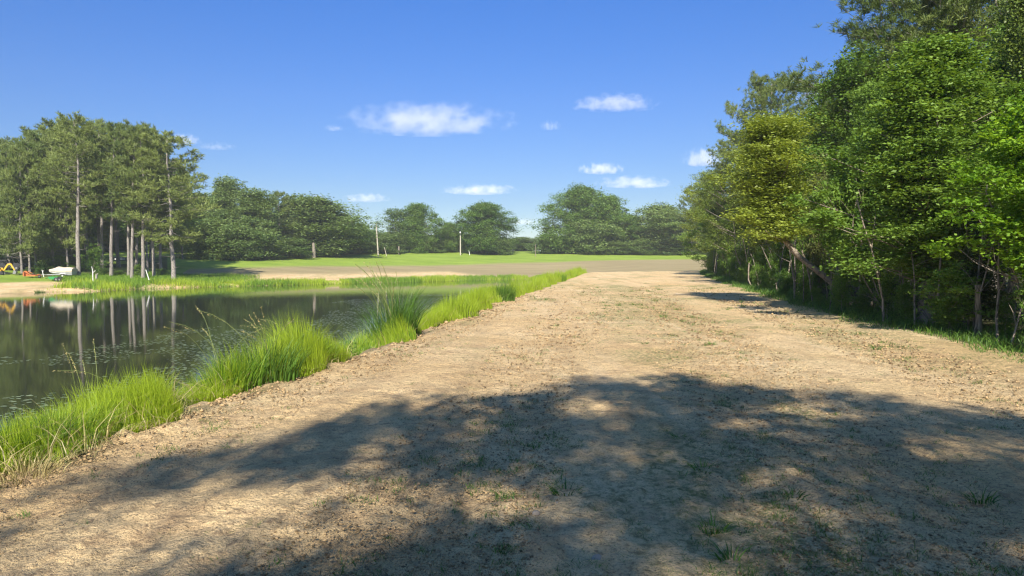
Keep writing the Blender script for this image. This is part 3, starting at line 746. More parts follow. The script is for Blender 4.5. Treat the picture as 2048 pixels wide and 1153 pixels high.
bare_trunk('sapling', path_px([(1505, 578), (1497, 560), (1497, 540), (1498, 526)], 46), .05, .04, 'small upright pale stem at the left of the woods edge', 'sapling', None)
bare_trunk('sapling', path_px([(1780, 640), (1760, 610), (1735, 570), (1712, 530), (1705, 505)], 22), .03, .012, 'bare curved stem leaning left in front of the woods', 'sapling', None, forks=3, seed=5)
bare_trunk('sapling', path_px([(1770, 645), (1762, 600), (1745, 555), (1732, 515), (1722, 480)], 22.3), .028, .012, 'long thin bare stem between the willow and the sweetgum', 'sapling', None, forks=4, seed=6)
bare_trunk('sapling', path_px([(1668, 610), (1660, 560), (1645, 500), (1636, 470), (1630, 430), (1622, 395)], 29), .05, .02, 'grey bare trunk inside the willow crown', 'sapling', None, mat='bark_grey', forks=6, seed=8)
for i in range(64):
    y = 13 + 80 * (i / 64) ** 1.7; x = float(wood_edge(y)) + rnd.uniform(.8, 3.2); z = ground_z(x, y) - .05; h = rnd.uniform(1.6, 3.6) * (1 + y / 120); lx = rnd.uniform(-1.1, .8); ly = rnd.uniform(-.5, .5)
    pts = [(x + lx * t ** 1.5 + rnd.uniform(-.04, .04), y + ly * t, z + h * t) for t in (0, .2, .4, .6, .8, 1)]
    r = rnd.uniform(.012, .032) * (1 + y / 60)
    bare_trunk('sapling', pts, r, r * .4, 'thin bare stem among the undergrowth of the woods edge', 'sapling', 'bare stems in the undergrowth', mat=rnd.choice(['bark_grey', 'bark_tan']), forks=3, seed=100 + i)

# ------------------------------------------------------------------ trees behind the camera that shade the foreground
def shade_trees():
    rng = np.random.RandomState(77)
    front_x = [-9, -6, -3.9, -2.9, -2.1, -1.5, -1.0, -.2, .6, 1.3, 2.0, 2.9, 3.6, 4.0, 4.35, 4.9, 5.8, 7.0, 10]
    front_y = [3.6, 4.3, 5.15, 6.1, 7.0, 8.2, 8.6, 8.9, 9.5, 10.1, 10.2, 10.7, 9.6, 8.9, 9.5, 8.5, 7.8, 7.2, 6.5]
    holes = [(-1.75, 4.9, .75, .75), (-.2, 7.35, .38, .32), (-.65, 6.75, .42, .3), (-.35, 5.0, .6, .42), (.95, 6.0, .5, .3), (2.05, 5.9, .28, .2), (4.0, 7.75, .9, .3), (3.2, 8.3, .7, .25), (2.2, 4.35, .35, .18),
             (-2.6, 3.9, .6, .5), (-1.4, 6.3, .5, .25), (.5, 4.5, .3, .2), (5.2, 6.4, .4, .18), (-3.6, 3.6, .6, .4), (1.3, 7.4, .35, .2), (-.9, 8.0, .6, .22), (-1.1, 4.0, .5, .3), (-3.1, 4.75, .8, .35), (-2.3, 4.2, .8, .4), (-1.2, 5.4, .6, .4), (-2.2, 5.5, .5, .3), (3.0, 6.9, .5, .22), (-.6, 4.4, .35, .2)]
    roots = [(-6.5, -20.5), (-2.2, -23), (2.4, -21.5), (6.8, -22.5), (-11, -24), (11, -20)]
    clumps = [[] for _ in roots]
    tries = 0
    while sum(map(len, clumps)) < 2300 and tries < 60000:
        tries += 1
        gx = rng.uniform(-10, 10); gy = rng.uniform(-8, 11)
        if gy > np.interp(gx, front_x, front_y) + rng.normal() * .12 - .15: continue
        if any(((gx - a) / c) ** 2 + ((gy - b) / d) ** 2 < 1 + rng.normal() * .25 for a, b, c, d in holes): continue
        if vnoise(gx * 1.1 + 4, gy * .9, 61) < .15 and gx < 1.2: continue
        h = rng.uniform(9.0, 17.5)
        t = h / -TRAVEL.z
        p = (gx - TRAVEL.x * t, gy - TRAVEL.y * t, h)
        j = min(range(len(roots)), key=lambda q: abs(roots[q][0] - p[0]) + rng.rand())
        clumps[j].append(p)
    labs = ['tree behind the photographer shading the left of the foreground', 'tree behind the photographer shading the left middle', 'tree behind the photographer shading the centre', 'tree behind the photographer shading the right', 'outer left tree behind the photographer', 'outer right tree behind the photographer']
    for (rx, ry), cl, lab in zip(roots, clumps, labs):
        if not cl: continue
        cl = np.array(cl); gz = ground_z(rx, ry); e = empty('broadleaf_tree', (rx, ry, gz)); o = np.array([rx, ry, gz])
        parts = [tube(np.array([[0, 0, -.2], [.05, 0, 3], [-.1, .1, 7], [.1, 0, 11], [0, 0, 15]]), np.array([.34, .28, .22, .14, .05]), 9)]
        for c in cl[::14]: 
            q = c - o; parts.append(limb([0, 0, max(3.5, q[2] * .6)], q, .09, .015, rng, .04, 5, 5))
        V, Fq = merge(parts); link('trunk', np_mesh('shade trunk', V, Fq, smooth=True), M['bark_grey'], e)
        P = (cl - o)[:, None, :] + rng.normal(size=(len(cl), 60, 3)) * np.array([.26, .26, .12]); P = P.reshape(-1, 3)
        V, Fq = leaf_quads(P, .17, rng, .7); link('crown', np_mesh('shade crown', V, Fq, rng.rand(len(P))), M['oak'], e)
        tag(e, lab, 'tree', 'trees behind the photographer')
shade_trees()

# ------------------------------------------------------------------ grass along the near shore
def scatter_z(x, y): return terrain(x, y)
def near_bank():
    rng = np.random.RandomState(31)
    # low and middle grass: one mass nobody could count
    n = 230000
    t = np.exp(rng.uniform(math.log(2.0), math.log(122), n)); w = rng.rand(n)
    edge = -5.05 + .28 * np.sin(t * 1.3) + .16 * np.sin(t * 3.7 + 1) - .35 * sstep(8, 3, t)
    s = edge - (rng.rand(n) ** 1.25) * (2.9 + .2 * np.sin(t)) 
    x, y = xy(s, t); z = scatter_z(x, y)
    hh = (.24 + .5 * sstep(.30, .72, fbm(t * 1.1, s * 1.0, 51, 3))) * (1 - sstep(12, 18, t)) + sstep(12, 18, t) * (.36 + .38 * sstep(.3, .7, fbm(t * .6, s, 53, 3))) + .22 * np.exp(-((t - 10.2) / 1.6) ** 2) + .14 * vnoise(t * 3.1, s * 3, 52)
    hh = hh * (.65 + .7 * rng.rand(n)) * np.interp(t, [0, 5.5, 7.5, 12, 30, 60, 110], [.34, .40, .64, .85, .95, 1.25, 1.5]) * sstep(-.1, .5, edge - s + .12)
    kindv = fbm(t * .45 + 3, s * .9, 57, 3) + rng.normal(size=n) * .06
    yellow = kindv > .43 - .14 * sstep(13, 22, t) - .06 * sstep(15, 40, t)
    wd = np.interp(t, [2, 10, 30, 110], [.008, .010, .016, .04]) * (.7 + .6 * rng.rand(n))
    P = np.stack([x, y, z - .02], 1)
    lean = .15 + .9 * rng.rand(n) ** 2; ld = rng.rand(n) * 2.5 + 6.28 * vnoise(t * 1.4, s * 1.4, 59)
    for sel, mat, lab in ((yellow, 'sedge', 'yellow green sedge growing in a strip along the near bank'), (~yellow, 'grass', 'fresh green grass growing in a strip along the near bank')):
        me = blade_mesh("bank grass", P[sel], hh[sel] * (1.0 if mat == 'grass' else 1.12), wd[sel] * (1.2 if mat == 'grass' else .8), ld[sel], lean[sel] * (1 if mat == 'grass' else .6), rng, np.clip(rng.rand(sel.sum()) * .8 + .1, 0, 1))
        tag(link('bank_grass', me, M[mat]), lab, 'grass', kind='stuff')
    n = 5200
    t = np.exp(rng.uniform(math.log(2.2), math.log(90), n)); s = -5.1 + .28 * np.sin(t * 1.3) + .16 * np.sin(t * 3.7 + 1) - rng.rand(n) ** 1.3 * 1.9
    x, y = xy(s, t); z = scatter_z(x, y)
    me = blade_mesh("dead blades", np.stack([x, y, z], 1), (.25 + .5 * rng.rand(n)) * np.interp(t, [0, 12, 60], [.6, 1, 1.5]), .006 + .005 * rng.rand(n) + t * .0002, rng.rand(n) * 6.28, .4 + 1.1 * rng.rand(n), rng, rng.rand(n))
    tag(link('dead_grass', me, M['straw']), 'bent dead blades standing among the green grass of the near bank', 'dry grass', kind='stuff')
    # creeping yellowed runners and dead thatch on the lip of the bank
    n = 900
    t = np.exp(rng.uniform(math.log(2.2), math.log(60), n)); s = -5.06 + .28 * np.sin(t * 1.3) + .16 * np.sin(t * 3.7 + 1) + rng.normal(size=n) * .06
    x, y = xy(s, t); z = scatter_z(x, y)
    me = blade_mesh("thatch", np.stack([x, y, z + .03], 1), .06 + .16 * rng.rand(n), .008 + .006 * rng.rand(n), rng.rand(n) * 6.28, 1.2 + 1.2 * rng.rand(n), rng, rng.rand(n))
    tag(link('dry_thatch', me, M['straw']), 'dry yellowed runners lying on the lip of the near bank', 'dry grass', kind='stuff')
near_bank()

def clump(name, cx, cy, n, h, rad, w, mat, label, stalks=0, stalk_h=1.5, lean=.5, seed=0, cat='grass clump', arch=0.9, sr=.0045):
    """a tuft with blades of its own and, where the photo shows them, seed stalks"""
    rng = np.random.RandomState(seed); z = ground_z(cx, cy)
    r = rad * rng.rand(n) ** .6; a = rng.rand(n) * 6.28
    px = r * np.cos(a); py = r * np.sin(a); zz = terrain(px + cx, py + cy) - z
    P = np.stack([px, py, zz - .02], 1)
    ld = a + rng.normal(size=n) * .5
    ln = lean * (.3 + r / rad) * (.5 + rng.rand(n))
    hh = h * (.5 + .6 * rng.rand(n)) * (1 - .25 * r / rad)
    e = empty(name, (cx, cy, z))
    link('blades', blade_mesh(name + " blades", P, hh, w * (.7 + .6 * rng.rand(n)), ld, ln, rng, np.clip(.15 + .7 * rng.rand(n), 0, 1), 5), M[mat], e)
    if stalks:
        for i in range(stalks):
            az = rng.uniform(2.2, 4.6) if rng.rand() < .7 else rng.rand() * 6.28
            H = stalk_h * (.7 + .45 * rng.rand()); out = H * arch * (.25 + .75 * rng.rand()); b = np.array([rng.normal() * rad * .25, rng.normal() * rad * .25, 0])
            tt = np.linspace(0, 1, 9)
            path = b + np.stack([math.cos(az) * out * tt ** 1.8, math.sin(az) * out * tt ** 1.8, H * (tt - .22 * tt ** 4 * arch * 1.4)], 1)
            V, Fq = tube(path, np.full(9, sr) * (1 - .6 * tt) + .0008, 4)
            so = link('stalk', np_mesh("stalk", V, Fq, np.full(len(Fq), .5)), M['stalk'], e)
            hd = path[-3] + (path[-1] - path[-3]) * rng.rand(26)[:, None] * 1.15
            V, Fq = leaf_quads(hd + rng.normal(size=hd.shape) * .004, .026 * (sr / .0045) ** .6, rng, 0, .3, axis=np.tile(unit((path[-1] - path[-3])[None]), (26, 1)))
            link('seed_head', np_mesh("seed head", V, Fq, np.full(len(Fq), .8)), M['straw'], so)
    tag(e, label, cat); return e
def cl_px(px, py, sback=0.35): # foot of a clump on the crown edge
    D = EYE * F / (py - HOR); x = at_px(px, D); s, t = st(x, D); return xy(s - sback, t)
c = cl_px(815, 668); clump('grass_clump', c[0], c[1], 640, 1.75, .55, .020, 'dark_grass', 'tallest deep green grass clump with arching pale seed stalks', 20, 2.15, .38, 1, arch=.5, sr=.0085)
c = cl_px(570, 752); clump('grass_clump', c[0], c[1], 520, .88, .55, .017, 'dark_grass', 'deep green clump left of the tallest clump with arching stalks', 7, 1.4, .4, 2, arch=.6)
c = cl_px(500, 768); clump('grass_clump', c[0], c[1], 420, .85, .45, .015, 'grass', 'green clump between the yellow tufts and the deep green clump', 5, 1.4, .4, 3, arch=.7)
c = cl_px(262, 838, .5); clump('grass_clump', c[0], c[1], 900, .86, .42, .007, 'sedge', 'left of the two tall yellow green sedge tufts', 4, 1.35, .35, 4, arch=.4)
c = cl_px(350, 820, .5); clump('grass_clump', c[0], c[1], 800, .82, .34, .007, 'sedge', 'right of the two tall yellow green sedge tufts', 1, 1.2, .3, 5)
c = cl_px(655, 722, .3); clump('grass_clump', c[0], c[1], 500, .62, .4, .011, 'grass', 'fine green clump just left of the tallest clump', 2, 1.3, .3, 6)
c = cl_px(60, 905, .3); clump('grass_clump', c[0], c[1], 900, .52, .5, .009, 'dark_grass', 'dense dark green clump at the left edge of the photo', 0, 1, .5, 7)
c = cl_px(160, 880, .3); clump('grass_clump', c[0], c[1], 700, .5, .45, .008, 'grass', 'bright green clump next to the dark one at the left edge', 0, 1, .5, 8)
c = cl_px(1020, 603, .3); clump('grass_clump', c[0], c[1], 700, 1.0, .5, .022, 'dark_grass', 'dark green tuft standing out where the bank strip narrows', 0, 1, .3, 9)
c = cl_px(920, 632, .3); clump('grass_clump', c[0], c[1], 700, 1.0, .9, .02, 'sedge', 'yellow green tuft right of the tallest clump', 0, 1, .25, 10)
c = cl_px(1122, 563, .3); clump('grass_clump', c[0], c[1], 700, 1.0, .8, .03, 'grass', 'green tuft near the far corner of the pond', 0, 1, .3, 11)
c = cl_px(20, 945, -.1); clump('grass_clump', c[0], c[1], 260, .26, .28, .007, 'straw', 'small dry yellowed tuft at the foot of the bank grass at the left edge', 0, 1, .8, 12)
# single leafy weeds rising from the strip
def leafy_weed(cx, cy, h, label, seed, n=60, size=.07):
    rng = np.random.RandomState(seed); z = ground_z(cx, cy); e = empty('leafy_weed', (cx, cy, z))
    parts = []; P = []
    for k in range(4):
        b = np.array([rng.normal() * .05, rng.normal() * .05, 0]); tp = b + np.array([rng.normal() * .12, rng.normal() * .1, h * (.7 + .3 * rng.rand())])
        parts.append(limb(b, tp, .006, .003, rng, 0, 5, 4)); u = rng.rand(n // 4) ** .8
        P.append(b + (tp - b) * u[:, None] + rng.normal(size=(n // 4, 3)) * .03)
    V, Fq = merge(parts); link('stem', np_mesh("weed stem", V, Fq), M['grass'], e)
    P = np.concatenate(P); V, Fq = leaf_quads(P, size, rng, .4, .35); link('foliage', np_mesh("weed leaves", V, Fq, rng.rand(len(P))), M['shrub'], e)
    tag(e, label, 'weed'); return e
for i, (px, py, h, lab) in enumerate([(628, 735, .75, 'upright leafy weed at the right end of the deep green clump'), (700, 705, .5, 'upright leafy weed left of the tallest clump'), (735, 700, .45, 'small leafy weed at the foot of the tallest clump')]):
    c = cl_px(px, py, .25); leafy_weed(c[0], c[1], h, lab, 200 + i)

# ------------------------------------------------------------------ reeds along the far shore
def far_reeds():
    rng = np.random.RandomState(41)
    pts = []; hs_ = []; wid = []; kk = []
    seg = POND[3:18]
    for (ax, ay), (bx, by) in zip(seg[:-1], seg[1:]):
        L = math.hypot(bx - ax, by - ay); mx = at = (ax + bx) / 2
        px = (mx / ((ay + by) / 2)) * F + 1024
        dens = 230 if px > 190 else (30 if px > 60 else 40)
        n = int(L * dens); u = rng.rand(n)
        nx, ny = -(by - ay) / L, (bx - ax) / L            # outward
        depth = (7.0 if 190 < px < 420 else 2.6)
        v = rng.rand(n) ** 1.1 * depth - .35
        pts.append(np.stack([ax + (bx - ax) * u + nx * v, ay + (by - ay) * u + ny * v], 1))
        hb = (1.05 if 190 < px < 420 else .85) if px > 190 else .3
        hs_.append(np.full(n, hb)); kk.append(np.full(n, px))
    p = np.concatenate(pts); h = np.concatenate(hs_); pxs = np.concatenate(kk); n = len(p)
    h = h * (.45 + .8 * fbm(p[:, 0] * .35, p[:, 1] * .35, 71, 3)) * (.7 + .5 * rng.rand(n))
    gap = fbm(p[:, 0] * .16 + 5, p[:, 1] * .16, 73, 2) < .30
    h[gap] *= .35
    keep = (pxs > 190) | (fbm(p[:, 0] * .4, p[:, 1] * .4, 75, 2) > .6)
    p = p[keep]; h = h[keep]; n = len(p)
    d = pond_dist(p[:, 0], p[:, 1]); z = np.maximum(terrain(p[:, 0], p[:, 1]), WATER_Z - .1)
    P = np.stack([p[:, 0], p[:, 1], z - .02], 1)
    yel = fbm(p[:, 0] * .2, p[:, 1] * .2, 79, 2) + rng.normal(size=n) * .05 > .5
    for sel, mat, lab in ((yel, 'sedge', 'yellow green reeds lining the far shore of the pond'), (~yel, 'grass', 'green reeds lining the far shore of the pond')):
        k = int(sel.sum()); me = blade_mesh("reeds", P[sel], h[sel], .045 + .03 * rng.rand(k), rng.rand(k) * 6.28, .1 + .3 * rng.rand(k), rng, rng.rand(k), 3)
        tag(link('shore_reeds', me, M[mat]), lab, 'reeds', kind='stuff')
    # taller rough grass in front of the grove
    n = 26000; px = rng.uniform(105, 520, n); D = rng.uniform(90, 103, n) + np.interp(px, [105, 520], [-3, 14]) 
    x = (px - 1024) / F * D; dd = pond_dist(x, D); keep = (dd > np.interp(px, [105, 190, 230], [11, 8, 1])) & (dd < 20) & (rng.rand(n) < np.interp(px, [105, 140, 400, 520], [.4, 1, 1, .1]))
    x = x[keep]; D = D[keep]; n = len(x)
    me = blade_mesh("rough grass", np.stack([x, D, terrain(x, D) - .02], 1), (.35 + .75 * fbm(x * .3, D * .3, 81, 3)) * (.6 + .5 * rng.rand(n)), .04 + .03 * rng.rand(n), rng.rand(n) * 6.28, .2 + .5 * rng.rand(n), rng, rng.rand(n), 3)
    tag(link('rough_grass', me, M['grass']), 'rough green grass growing in front of the pine grove', 'grass', kind='stuff')
far_reeds()
for px, py, h, lab in [(53, 587, .9, 'small reed tuft on the sandy shore below the orange mower'), (80, 583, .7, 'reed tuft on the sandy shore left of the boat'), (103, 589, .8, 'reed tuft at the waterline below the boat'), (141, 588, 1.3, 'tallest reed tuft at the sandy waterline'), (158, 586, .9, 'reed tuft right of the tallest reed tuft'), (28, 591, .4, 'low green tuft at the waterline at the left edge')]:
    D = 3.45 * F / (py - HOR); clump('reed_tuft', at_px(px, D), D, 130, h, .5, .05, 'dark_grass', lab, 0, 1, .3, int(px))

# ------------------------------------------------------------------ floating pond weed
def pond_weed():
    rng = np.random.RandomState(91); n = 60000
    x = rng.uniform(-40, 3, n); y = rng.uniform(8, 75, n)
    s, t = st(x, y); d = -pond_dist(x, y)
    f = fbm(x * .25, y * .12, 93, 4)
    keep = (d > .15) & (d < 17) & (f > .37 + .010 * d)
    pk = np.stack([x[keep], y[keep]], 1)[:30000]; n = len(pk)
    r = .03 + .045 * rng.rand(n); k = 6; a = np.arange(k) * 2 * math.pi / k + rng.rand(n)[:, None] * 6
    V = np.stack([pk[:, :1] + r[:, None] * np.cos(a), pk[:, 1:] + r[:, None] * np.sin(a) * .85, np.full((n, k), WATER_Z + .006) + .004 * rng.rand(n)[:, None]], 2).reshape(-1, 3)
    me = np_mesh("pads", V, np.arange(n * k).reshape(n, k), rng.rand(n))
    tag(link('pond_weed', me, foliage_mat("pond weed leaves", (.10, .14, .05), (.26, .31, .14), .1, .35, .5)), 'small floating leaves of pond weed along the near side of the water', 'pond weed', kind='stuff')
pond_weed()

# ------------------------------------------------------------------ sprouts, clippings and stones on the bare earth
def litter_and_sprouts():
    rng = np.random.RandomState(101)
    n = 70000
    r = np.exp(rng.uniform(math.log(2.6), math.log(42), n)); a = rng.uniform(R_(-40), R_(38), n); x = r * np.sin(a); y = r * np.cos(a); s, t = st(x, y)
    keep = (s > -5.1) & (x < wood_edge(y) + .5) & (vnoise(x * .9, y * .9, 103) + .35 * rng.rand(n) > .38)
    x, y = x[keep], y[keep]; n = len(x); z = terrain(x, y) + clods(x, y, np.hypot(x, y))
    sc = np.clip(np.hypot(x, y) / 9, .6, 3.2)
    me = blade_mesh("clippings", np.stack([x, y, z + .004], 1), (.012 + .02 * rng.rand(n)), (.0035 + .004 * rng.rand(n)) * sc, rng.rand(n) * 6.28, (1.4 + 2.5 * rng.rand(n)) * sc ** .5, rng, rng.rand(n) ** 1.6, 3)  # tints lean dark, painting in specks of shade among the clods
    tag(link('grass_clippings', me, M['debris']), 'bits of dry grass and root scattered over the bare earth', 'clippings', kind='stuff')
    # crumbs of earth: small angular lumps that catch the sun and cast shade; their dark tones paint in more specks of it
    n = 95000
    r = np.exp(rng.uniform(math.log(2.3), math.log(48), n)); a = rng.uniform(R_(-42), R_(40), n); x = r * np.sin(a); y = r * np.cos(a); s, t = st(x, y)
    keep = (s > -5.2) & (x < wood_edge(y) + .5) & (fbm(x * .7, y * .5, 107, 3) + .45 * rng.rand(n) > .55)
    x, y = x[keep], y[keep]; n = len(x); rr = np.hypot(x, y); z = terrain(x, y) + clods(x, y, rr)
    sz = (.0042 + .011 * rng.rand(n) ** 3) * np.clip(rr / 8, .8, 2.6) * (1 + .5 * np.exp(-((x * CA - y * SA + 5) / .5) ** 2))
    O = np.array([[1, 0, 0], [0, 1, 0], [-1, 0, 0], [0, -1, 0], [0, 0, 1], [.1, .1, -1]], float)
    V = O[None] * (sz[:, None, None] * (.55 + .9 * rng.rand(n, 6, 1))) * np.array([1.25, 1.25, .8])
    an = rng.rand(n) * 6.28; ca, sa = np.cos(an)[:, None], np.sin(an)[:, None]
    V = np.stack([V[:, :, 0] * ca - V[:, :, 1] * sa, V[:, :, 0] * sa + V[:, :, 1] * ca, V[:, :, 2]], 2) + np.stack([x, y, z + sz * .25], 1)[:, None]
    T8 = np.array([[0, 1, 4], [1, 2, 4], [2, 3, 4], [3, 0, 4], [1, 0, 5], [2, 1, 5], [3, 2, 5], [0, 3, 5]])
    me = np_mesh("crumbs", V.reshape(-1, 3), (np.arange(n)[:, None, None] * 6 + T8[None]).reshape(-1, 3), np.repeat(rng.rand(n), 8))
    tag(link('earth_crumbs', me, foliage_mat("shade toned earth", (.07, .05, .028), (.44, .31, .165), 0.0, .95, .1)), 'crumbs and small clods of dry earth lying all over the embankment', 'earth crumbs', kind='stuff')
    # sprouts
    cx, cyy, hh = [], [], []
    m = 6500
    r = np.exp(rng.uniform(math.log(2.4), math.log(70), m)); a = rng.uniform(R_(-40), R_(38), m); x = r * np.sin(a); y = r * np.cos(a); s, t = st(x, y)
    g, ti, l, sp = zones(x, y)
    p = .08 + 1.0 * sp + 1.1 * (y < 9) * sstep(-1.2, .8, x) * sstep(.45, .62, fbm(x * 1.2, y * 1.0, 111, 3)) + .3 * sstep(.5, .65, fbm(x * .9, y * .7, 112, 3))
    keep = (s > -5) & (x < wood_edge(y)) & (rng.rand(m) < p)
    x, y = x[keep], y[keep]; m = len(x); k = 16
    X = np.repeat(x, k) + rng.normal(size=m * k) * .035 * np.repeat(.6 + np.hypot(x, y) / 14, k); Y = np.repeat(y, k) + rng.normal(size=m * k) * .035 * np.repeat(.6 + np.hypot(x, y) / 14, k)
    n = m * k; hb = np.repeat(.03 + .06 * rng.rand(m) ** 2, k) * (.6 + .7 * rng.rand(n)) * np.clip(np.hypot(X, Y) / 14, 1, 2)
    Z = terrain(X, Y) + clods(X, Y, np.hypot(X, Y))
    me = blade_mesh("sprouts", np.stack([X, Y, Z - .01], 1), hb, (.0035 + .003 * rng.rand(n)) * np.clip(np.hypot(X, Y) / 8, 1, 4), rng.rand(n) * 6.28, .5 + 1.3 * rng.rand(n), rng, rng.rand(n) * .8, 3)
    tag(link('grass_sprouts', me, M['dark_grass']), 'thin green sprouts scattered over the bare earth', 'grass sprouts', kind='stuff')
    # grass fringe at the foot of the woods
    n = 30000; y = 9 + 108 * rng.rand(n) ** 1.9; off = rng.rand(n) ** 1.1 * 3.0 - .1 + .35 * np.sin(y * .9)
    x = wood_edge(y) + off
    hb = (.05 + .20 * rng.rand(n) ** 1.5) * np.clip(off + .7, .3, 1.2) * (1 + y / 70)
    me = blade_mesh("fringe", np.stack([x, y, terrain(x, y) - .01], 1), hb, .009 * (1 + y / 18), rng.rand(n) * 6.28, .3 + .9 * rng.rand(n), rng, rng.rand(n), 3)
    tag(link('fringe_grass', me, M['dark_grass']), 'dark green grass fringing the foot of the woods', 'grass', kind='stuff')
litter_and_sprouts()
M['stone'] = plain("pale stone", (.38, .31, .23), .85, var=.35, scale=14, bump=.4)
def stone(px, py, r, label, seed):
    rng = np.random.RandomState(seed); D = EYE * F / (py - HOR) ; D = D / 1.0; x = at_px(px, D)
    bm = bmesh.new(); bmesh.ops.create_icosphere(bm, subdivisions=3, radius=1)
    ax = rng.normal(size=(7, 3)); ax /= np.linalg.norm(ax, axis=1)[:, None]; cut = .62 + .3 * rng.rand(7)
    for v in bm.verts:
        p = np.array(v.co)
        for a_, c_ in zip(ax, cut):
            dd = p @ a_
            if dd > c_: p = p - a_ * (dd - c_) * .85
        v.co = p * np.array([r, r * .8, r * .55])
    me = bpy.data.meshes.new("stone"); bm.to_mesh(me); bm.free()
    for p in me.polygons: p.use_smooth = True
    z = ground_z(x, D) + float(clods(np.array([x]), np.array([D]), np.array([D]))[0])
    o = link('stone', me, M['stone'], None, (x, D, z + r * .12)); o.rotation_euler = (0, 0, rng.rand() * 6); tag(o, label, 'stone')
stone(1073, 1047, .034, 'smooth round pale stone alone near the bottom middle', 1)
stone(1198, 1140, .046, 'angular grey stone at the bottom edge, largest of the stones', 2)
stone(1176, 1146, .026, 'small round stone left of the largest stone at the bottom edge', 3)
stone(1115, 1020, .018, 'small flat pale stone above and right of the round one', 4)
stone(1100, 975, .016, 'small stone in the shade near the bottom middle', 5)
stone(340, 1015, .03, 'flat tan clod half lit in the lower left', 6)
stone(1160, 1143, .02, 'tiny stone leftmost at the bottom edge', 7)
for i, (px, py, h, lab) in enumerate([(1410, 950, .13, 'low green weed in the shade right of the middle'), (1432, 1075, .14, 'leafy green weed low in the shade below the other weed'), (1470, 1140, .15, 'green weed touching the bottom edge'), (1975, 1005, .16, 'upright green sprout in the shade near the right edge'), (1595, 1000, .10, 'small green tuft in the shade right of the lit patch'), (1133, 1000, .14, 'thin stemmed weed in the shade near the middle'),
        (1360, 880, .10, 'small green weed near the top of the shade'), (1757, 697, .18, 'small bright green plant on the sunlit earth near the woods'), (1425, 690, .14, 'small green weed alone on the sunlit earth'), (1290, 690, .12, 'pale green weed patch in the middle of the sunlit earth')]):
    D = EYE * F / (py - HOR); x = at_px(px, D)
    rng = np.random.RandomState(300 + i); z = ground_z(x, D) + float(clods(np.array([x]), np.array([D]), np.array([D]))[0]); n = 34
    a = rng.rand(n) * 6.28; P = np.stack([.03 * np.cos(a), .03 * np.sin(a), np.zeros(n) - .01], 1) * (1 + 2 * rng.rand(n, 1))
    me = blade_mesh("weed", P, h * (.5 + .6 * rng.rand(n)), .007 + .009 * rng.rand(n), a, .6 + .9 * rng.rand(n), rng, rng.rand(n) * .9, 4)
    tag(link('weed', me, M['dark_grass'], None, (x, D, z)), lab, 'weed')

# ------------------------------------------------------------------ machines, boat, poles by the grove
M['yellow'] = plain("yellow orange paint", (.74, .42, .04), .42, var=.25, scale=3)
M['black'] = plain("black plastic", (.03, .03, .03), .5, var=.3)
M['steel'] = plain("worn steel", (.35, .34, .32), .45, .6, var=.35, scale=9)
M['orange'] = plain("orange paint", (.55, .17, .05), .5, var=.35, scale=7)
M['canvas'] = plain("cream canvas", (.58, .49, .36), .9, var=.2, scale=3, bump=.5)
M['hull'] = plain("pale grey hull", (.50, .50, .47), .35, var=.15)
M['greenp'] = plain("green paint", (.03, .24, .06), .45, var=.2)
M['white'] = plain("weathered white paint", (.74, .73, .68), .6, var=.15, scale=8)
M['galv'] = plain("galvanised metal", (.55, .56, .56), .4, .5, var=.2, scale=10)
M['polewood'] = plain("pale bare wood", (.46, .41, .33), .85, var=.25, scale=5)
M['brownwood'] = plain("brown weathered wood", (.24, .19, .14), .9, var=.3, scale=6)
M['rubber'] = plain("rubber", (.025, .025, .024), .8, var=.2)
M['glass'] = plain("dark glass", (.04, .05, .05), .08, 0, var=.1)
def wheel(parent, loc, r, w, axis='y', rim='steel', name='wheel'):
    d = Vector((0, w / 2, 0)) if axis == 'y' else Vector((w / 2, 0, 0)); c_ = Vector(loc)
    t = MB(); t.rod(c_ - d, c_ + d, r, n=20); t.rod(c_ - d * 1.12, c_ - d * .98, r * .8, n=20); t.rod(c_ + d * .98, c_ + d * 1.12, r * .8, n=20)
    o = t.build(name, M['rubber'], parent)
    h = MB(); h.rod(c_ - d * 1.2, c_ + d * 1.2, r * .42, n=14); h.rod(c_ - d * 1.3, c_ + d * 1.3, r * .12, n=8); h.build('rim', M[rim], o); return o
def place(name, px, D, rz=0.0, dz=0.0):
    x = at_px(px, D); return empty(name, (x, D, ground_z(x, D) + dz), rz)
